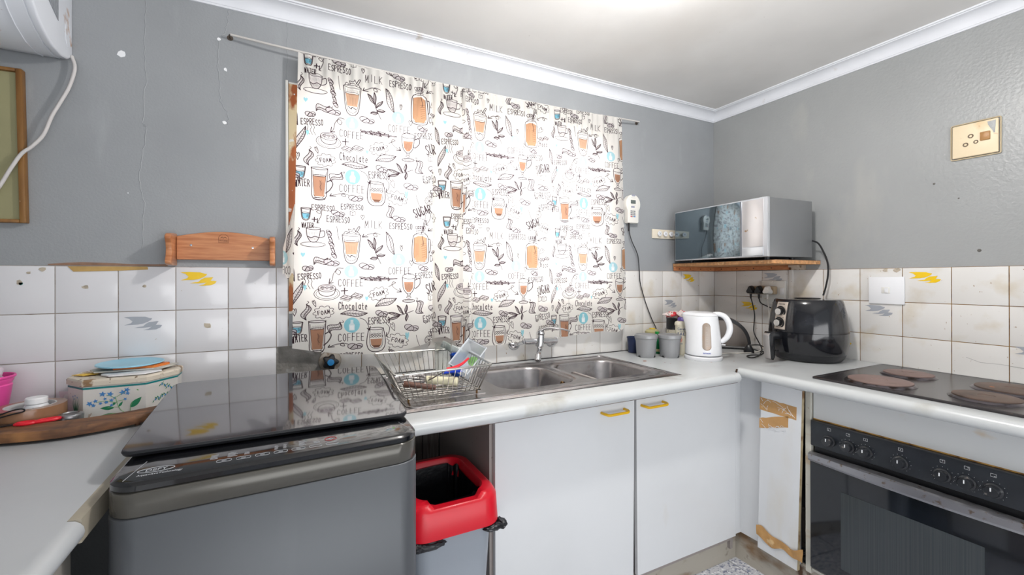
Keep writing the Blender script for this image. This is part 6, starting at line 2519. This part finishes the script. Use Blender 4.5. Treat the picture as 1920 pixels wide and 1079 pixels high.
mb = MB()
loft(mb, [arch(.86, .004), arch(.90, -.002), arch(.90, -.004), arch(.89, -.006)], cap0=True, cap1=True)
mb.build('side_panel', mat('toaster_steel_brushed', (126, 118, 112), .32, .8, var=(6, .15), stains=(((176, 140, 96), 6, .62, .8),)), ts, angle=30)
mb = MB()
loft(mb, [arch(.95, -.001), arch(1.0, 0), arch(1.0, Dt), arch(.95, Dt + .002)])
mb.build('shell', mat('toaster_black', (34, 34, 37), .3), ts, angle=40)
mb = MB()
mb.tube([tr0 + tdir * (Wt * .05) + tback * -.002 + Vector((0, 0, .010)), tr0 + tdir * (Wt * .95) + tback * -.002 + Vector((0, 0, .010))], .010, 8)
mb.build('base', m_blackp, ts)
mb = MB()
mb.tube([tr0 + tdir * .0 + tback * .05 + Vector((0, 0, .02)), (-.075, -.335, z0 + .030), (-.085, -.375, z0 + .020), (-.11, -.40, z0 + .012), (-.14, -.395, z0 + .008), (-.150, -.37, z0 + .012), (-.148, -.350, z0 + .014)], .0030, 8, smooth=6)
mb.build('cord', m_cord, ts)
mb = MB()
pc = Vector((-.190, -.352, z0))
pe = Vector((-.62, .785, 0))
pf = Vector((-.785, -.62, 0))
loft(mb, [[pc + pe * a * 1.0 + pf * 0 + Vector((0, 0, b)) for a, b in ((-.025, .001), (.025, .001), (.024, .016), (.008, .045), (-.008, .045), (-.024, .016))],
          [pc + pe * a * .9 + pf * .022 + Vector((0, 0, .002 + b * .9)) for a, b in ((-.025, .0), (.025, .0), (.024, .016), (.008, .045), (-.008, .045), (-.024, .016))],
          [pc + pe * a * .5 + pf * .030 + Vector((0, 0, .008 + b * .5)) for a, b in ((-.025, .0), (.025, .0), (.024, .016), (.008, .045), (-.008, .045), (-.024, .016))]])
mb.build('plug', m_blackp, ts)

# ---- air fryer
fx, fy = -.178, -.632
af = thing('air_fryer', 'black air fryer with two silver dials and silver handle', 'air fryer', (fx, fy, ZR))
FC = Vector((fx, fy, ZR))
fd = Vector((-.957, .292, 0)).normalized()      # front of the fryer
fs = Vector((0, 0, 1)).cross(fd)                 # sideways
m_fry = mat('fryer_black', (20, 21, 26), .13, coat=.5, stains=(((54, 56, 62), 9, .60, .85),))
prof = [(.0, .0), (.118, .0), (.128, .004), (.138, .016), (.148, .040), (.1560, .080), (.1580, .120), (.1550, .170), (.1480, .220), (.1390, .262), (.133, .280), (.128, .285), (.05, .287), (0, .287)]


def fring(r, z, n=56, sq=.0):
    out = []
    for q in range(n):
        a = 2 * math.pi * q / n
        rr_ = r
        d = fd * math.cos(a) + fs * math.sin(a)
        p = FC + d * rr_ + Vector((0, 0, z))
        p.x = min(p.x, -.012)
        out.append(p)
    return out


mb = MB()
loft(mb, [fring(r, z) for r, z in prof[1:4]] + [fring(.146, .036)])
mb.build('base', mat('fryer_base_matt', (30, 31, 35), .4), af, angle=40)
mb = MB()
loft(mb, [fring(.147, .0365), fring(.1560, .080), fring(.1580, .120), fring(.1575, .134)])
dr = mb.build('basket_drawer', m_fry, af, angle=40)
mb = MB()
loft(mb, [fring(.1572, .1352)] + [fring(r, z) for r, z in prof[7:12]] + [fring(.05, .287)])
mb.build('housing', m_fry, af, angle=40)


def frr(z):
    for (a, b), (c_, d) in zip(prof[1:], prof[2:]):
        if b <= z <= d and d > b:
            return a + (c_ - a) * (z - b) / (d - b)
    return .14


def fpt(w_, z, off):
    """point on the fryer shell: w_ sideways metres (image right positive), z height, off outward"""
    r = frr(z)
    a = .04 - w_ / r
    d = fd * math.cos(-a) + fs * math.sin(-a) * -1
    return FC + d * (r + off) + Vector((0, 0, z))


def fpatch(mb, w0_, w1_, za_, zb_, o0, o1, mi=0):
    n = 8
    t = bmesh.new()
    rows = []
    for i in range(n + 1):
        z = za_ + (zb_ - za_) * i / n
        rows.append([t.verts.new(fpt(w0_ + (w1_ - w0_) * k / 6, z, o1)) for k in range(7)] + [t.verts.new(fpt(w1_ - (w1_ - w0_) * k / 6, z, o0)) for k in range(7)])
    for a, b in zip(rows, rows[1:]):
        for k in range(14):
            t.faces.new((a[k], a[(k + 1) % 14], b[(k + 1) % 14], b[k]))
    t.faces.new(rows[0])
    t.faces.new(rows[-1])
    bmesh.ops.recalc_face_normals(t, faces=t.faces)
    mb.merge(t, mi)


mb = MB()
fpatch(mb, -.034, .034, .140, .276, -.002, .0012)
mb.build('control_recess', mat('fryer_trim_dark', (22, 22, 26), .3), af)
mb = MB()
fpatch(mb, -.028, .028, .146, .272, .001, .0035)
cpl = mb.build('control_plate', mat('fryer_plate_silver', (196, 184, 172), .35, .4), af)
for zc__ in (.228, .176):
    c0_ = fpt(0, zc__, .0035)
    c1_ = fpt(0, zc__, .022)
    mb = MB()
    ax = (c1_ - c0_).normalized()
    q = ax.to_track_quat('Z', 'Y').to_matrix().to_4x4()
    mb.lathe([(.026, -.001), (.0265, .0006), (.0235, .0012), (.0195, .0016), (.0195, -.001)], (0, 0, 0), 32, 0, Matrix.Translation(c0_) @ q)
    mb.lathe([(0, -.002), (.0165, -.002), (.0165, .014), (.015, .0155)], (0, 0, 0), 32, 0, Matrix.Translation(c0_) @ q)
    mb.lathe([(.0150, .0150), (.0145, .0175), (0, .0180)], (0, 0, 0), 32, 1, Matrix.Translation(c0_) @ q)
    mb.build('dial', [mat('dial_black', (24, 24, 26), .35), mat('dial_silver', (206, 204, 200), .3, .4)], cpl)
mb = MB()
pz = fpt(0, .262, .0036)
nrm = (fpt(0, .262, .01) - fpt(0, .262, 0)).normalized()
sd = Vector((0, 0, 1)).cross(nrm)
mb.text('AIRFRYER', .0075, frame(pz, sd, Vector((0, 0, 1))), 0)
for s in (-1, 1):
    mb.box((-.004, -.0008, 0), (.004, .0008, .0004), 0, 0, frame(fpt(.016 * s, .202, .0036), sd, Vector((0, 0, 1))))
mb.build('lettering', m_ink, cpl)
mb = MB()
o0 = fpt(0, .118, 0)
hdv = (fpt(0, .118, .01) - o0).normalized()
hs_ = Vector((0, 0, 1)).cross(hdv)


def HP(a, b, z):
    return FC + hdv * a + hs_ * b + Vector((0, 0, z))


mb.prism([HP(.158, -.019, .132), HP(.220, -.019, .136), HP(.232, -.019, .120), HP(.222, -.019, .010), HP(.208, -.019, .004), HP(.198, -.019, .018), HP(.200, -.019, .092), HP(.192, -.019, .104), HP(.160, -.019, .100)], hs_ * .038, 0, .003)
hn = mb.build('handle', mat('handle_black_gloss', (24, 25, 28), .25, coat=.3), dr)
mb = MB()
mb.prism([HP(.2225, -.0175, .132), HP(.2335, -.0175, .120), HP(.2235, -.0175, .012), HP(.214, -.0175, .006), HP(.212, -.0175, .012), HP(.222, -.0175, .118)], hs_ * .035, 0, .001)
mb.build('handle_inlay', mat('handle_silver', (176, 172, 170), .35, .5), hn)
mb = MB()
mb.lathe([(.05, .0), (.052, .002), (.045, .004), (0, .004)], (fx, fy, ZR + .2868), 32)
mb.build('vent_cap', m_blackp, af)

# ================================================================== DISH RACK
dk = thing('dish_rack', 'stainless wire dish rack standing on the sink drainer', 'dish rack', (-1.94, -.34, ZB))
Rt = [Vector((-2.110, -.553, 1.000)), Vector((-1.790, -.540, 1.002)), Vector((-1.757, -.168, 1.000)), Vector((-2.102, -.152, 1.001))]
Rb = [Vector((-2.058, -.472, .906)), Vector((-1.802, -.466, .906)), Vector((-1.792, -.205, .906)), Vector((-2.055, -.200, .906))]
mb = MB()
rimp = []
for k in range(4):
    a, b, c_ = Rt[k - 1], Rt[k], Rt[(k + 1) % 4]
    r = .022
    p0, p1 = b + (a - b).normalized() * r, b + (c_ - b).normalized() * r
    rimp += [p0, (p0 + p1) / 2 * .35 + b * .65 - (b - (p0 + p1) / 2) * .0, p1]
mb.tube(rimp, .0036, 9, closed=True)
mb.build('rim', m_wire, dk)
mb = MB()
mb.tube(Rb, .0026, 7, closed=True)
mb.build('base_rim', m_wire, dk)
for k, n in ((0, 15), (1, 13), (2, 15), (3, 13)):
    for i in range(n + 1 if k in (0, 2) else n):
        f = (i + .5) / (n + 1)
        a = Rt[k] + (Rt[(k + 1) % 4] - Rt[k]) * f
        b = Rb[k] + (Rb[(k + 1) % 4] - Rb[k]) * f
        mb = MB()
        mb.tube([a, b], .0013, 6)
        mb.build('side_wire', m_wire, dk)
for i in range(11):
    f = (i + .5) / 11
    mb = MB()
    mb.tube([Rb[0] + (Rb[1] - Rb[0]) * f, Rb[3] + (Rb[2] - Rb[3]) * f], .0015, 6)
    mb.build('base_wire', m_wire, dk)
for i in range(11):
    f = (i + .5) / 11
    mb = MB()
    mb.tube([Rb[0] + (Rb[3] - Rb[0]) * f + Vector((0, 0, .003)), Rb[1] + (Rb[2] - Rb[1]) * f + Vector((0, 0, .003))], .0015, 6)
    mb.build('base_wire', m_wire, dk)
for p in Rb:
    mb = MB()
    q = cxx = sum(Rb, Vector()) / 4
    pp = p + (q - p) * .07
    mb.tube([pp, (pp.x, pp.y, ZB + .0036)], .0034, 8)
    mb.build('foot', mat('rusty_foot', (130, 96, 58), .6, .4), dk)

zr = .911
# utensils lying in the rack
kn = thing('knife', 'knife with dark brown wooden handle lying in the dish rack', 'knife', (-2.02, -.36, zr))
mb = MB()
mb.tube([(-2.050, -.408, .938), (-2.02, -.420, .934), (-1.975, -.428, .925), (-1.950, -.432, .920)], .0105, 10, smooth=4, r2=.008)
mb.build('handle', mat('wood_dark_brown', (104, 70, 56), .5, grain=((70, 44, 36), (20, 4, 20), 4)), kn)
mb = MB()
mb.prism([(-1.952, -.436, .917), (-1.840, -.452, .914), (-1.825, -.440, .914), (-1.952, -.424, .918)], (0, 0, .0015))
mb.build('blade', m_steel, kn)
pe_ = thing('peeler', 'kitchen tool with thick cream handle lying in the dish rack', 'peeler', (-1.93, -.4, zr))
mb = MB()
mb.cyl((-1.965, -.372, .936), (-1.868, -.425, .930), .0135, .0145, bev=.003)
mb.build('handle', mat('handle_cream', (222, 216, 186), .45, stains=(((120, 110, 96), 40, .66, .7),)), pe_)
mb = MB()
mb.tube([(-1.965, -.372, .936), (-2.03, -.338, .940)], .003, 8)
mb.box((-2.045, -.345, .937), (-2.025, -.325, .941), .001)
mb.build('shank', m_steel, pe_)
bk_ = thing('knife', 'knife with blue plastic handle lying in the dish rack', 'knife', (-1.88, -.36, zr))
mb = MB()
mb.tube([(-1.845, -.405, .962), (-1.87, -.390, .958), (-1.905, -.372, .952)], .0062, 8, smooth=4, r2=.0045)
mb.build('handle', mat('plastic_blue', (32, 66, 190), .35), bk_)
mb = MB()
mb.prism([(-1.904, -.376, .950), (-1.985, -.325, .925), (-1.988, -.318, .925), (-1.900, -.368, .951)], (0, 0, .0015))
mb.build('blade', m_steel, bk_)
sp_ = thing('spatula', 'kitchen tool with curved red handle leaning on the rack rim', 'kitchen tool', (-1.89, -.45, zr))
mb = MB()
mb.tube([(-1.912, -.440, .978), (-1.890, -.446, .983), (-1.862, -.450, .995), (-1.838, -.452, 1.013)], .0072, 10, smooth=5, r2=.0035)
mb.build('handle', mat('plastic_red_bright', (232, 32, 50), .3, coat=.3), sp_)
mb = MB()
mb.tube([(-1.912, -.440, .978), (-1.95, -.40, .945), (-1.985, -.36, .918)], .0024, 7)
mb.build('shank', m_steel, sp_)
mb = MB()
mb.tube([(-2.03, -.28, .914), (-1.98, -.30, .914), (-1.93, -.31, .914)], .003, 7)
mb.lathe([(0, 0), (.018, .003), (.022, .008), (.020, .009), (0, .003)], (-2.04, -.27, .911), 18)
o = mb.build('spoon', m_steel)
tag(o, 'steel spoon lying at the back left of the dish rack', 'spoon')
mb = MB()
mb.tube([(-1.93, -.25, .914), (-1.90, -.28, .914), (-1.86, -.30, .914)], .0025, 7)
for k in range(3):
    mb.tube([(-1.93, -.25, .914), (-1.943 + .006 * k, -.236 + .005 * k, .914), (-1.965 + .006 * k, -.215 + .005 * k, .914)], .0012, 6)
o = mb.build('fork', m_steel)
tag(o, 'steel fork lying in the middle of the dish rack', 'fork')

# clear drinking glass, tray and tub
gs = MB()
gs.lathe([(0, 0), (.029, 0), (.031, .004), (.034, .128), (.032, .128), (.029, .008), (0, .007)], (-1.855, -.235, .910), 32)
m_gls = mat('drinking_glass', (238, 240, 238), .04, trans=1.0, ior=1.3, spec=.5)
o = gs.build('drinking_glass', m_gls)
tag(o, 'tall clear drinking glass standing at the back of the dish rack', 'glass')
mb = MB()
mb.lathe([(0, 0), (.026, 0), (.0275, .003), (.031, .075), (.0325, .078), (.0315, .082), (.029, .080), (.0255, .006), (0, .005)], (-1.800, -.250, .911), 28)
o = mb.build('beaker', mat('beaker_blue', (16, 66, 158), .35))
tag(o, 'dark blue plastic beaker in the dish rack beside the clear tub', 'beaker')
# grey metal tray leaning on the back
Mtr = Matrix.Translation((-1.775, -.215, .990)) @ Matrix.Rotation(math.radians(28), 4, 'Y') @ Matrix.Rotation(math.radians(-20), 4, 'Z')
mb = MB()
mb.box((-.085, -.010, -.013), (.060, .004, .013), .003, 0, Mtr)
o = mb.build('metal_spatula', mat('metal_tray_grey', (168, 174, 172), .35, .6, stains=(((190, 160, 60), 22, .70, .74),)))
tag(o, 'flat grey metal blade leaning over the back of the dish rack', 'spatula')
# clear food tub on edge
tub = thing('food_tub', 'clear plastic food tub tipped on its edge in the dish rack', 'tub', (-1.82, -.32, .911))
d1 = (Vector((-1.736, -.365, 1.010)) - Vector((-1.838, -.395, .914))).normalized()   # along the long side, upwards
d2 = Vector((-.74, -.62, 0)).normalized()
d2 = (d2 - d1 * d2.dot(d1)).normalized()
d3 = d1.cross(d2)
TO = Vector((-1.795, -.345, .964))


def TP(a, b, c_):
    return TO + d1 * a + d2 * b + d3 * c_


TO.z += .9135 - min(TP(a, b, c_).z for a, b, c_ in ((-.062, .0322, -.041), (-.062, .0322, .041), (-.052, -.040, -.031), (-.052, -.040, .031)))


m_tub = mat('tub_frosted', (222, 229, 236), .22, alpha=.6, spec=.6)
mb = MB()
A = [TP(a, .028, c_) for a, c_ in ((-.058, -.037), (.058, -.037), (.058, .037), (-.058, .037))]
A2 = [TP(a, .030, c_) for a, c_ in ((-.062, -.041), (.062, -.041), (.062, .041), (-.062, .041))]
B = [TP(a, -.040, c_) for a, c_ in ((-.052, -.031), (.052, -.031), (.052, .031), (-.052, .031))]
loft(mb, [A2, A, B], 0, False, True)
tbx = mb.build('body', m_tub, tub, angle=20)
mb = MB()
mb.tube(A2, .0022, 6, closed=True)
mb.build('rim', mat('tub_rim', (226, 232, 238), .2, alpha=.8), tub)
mb = MB()
mb.lathe([(0, 0), (.020, 0), (0, .0004)], (0, 0, 0), 20, 0, frame(TP(.018, -.0385, .004), d1, d3))
mb.build('green_sticker', mat('sticker_green', (140, 196, 110), .5), tbx)
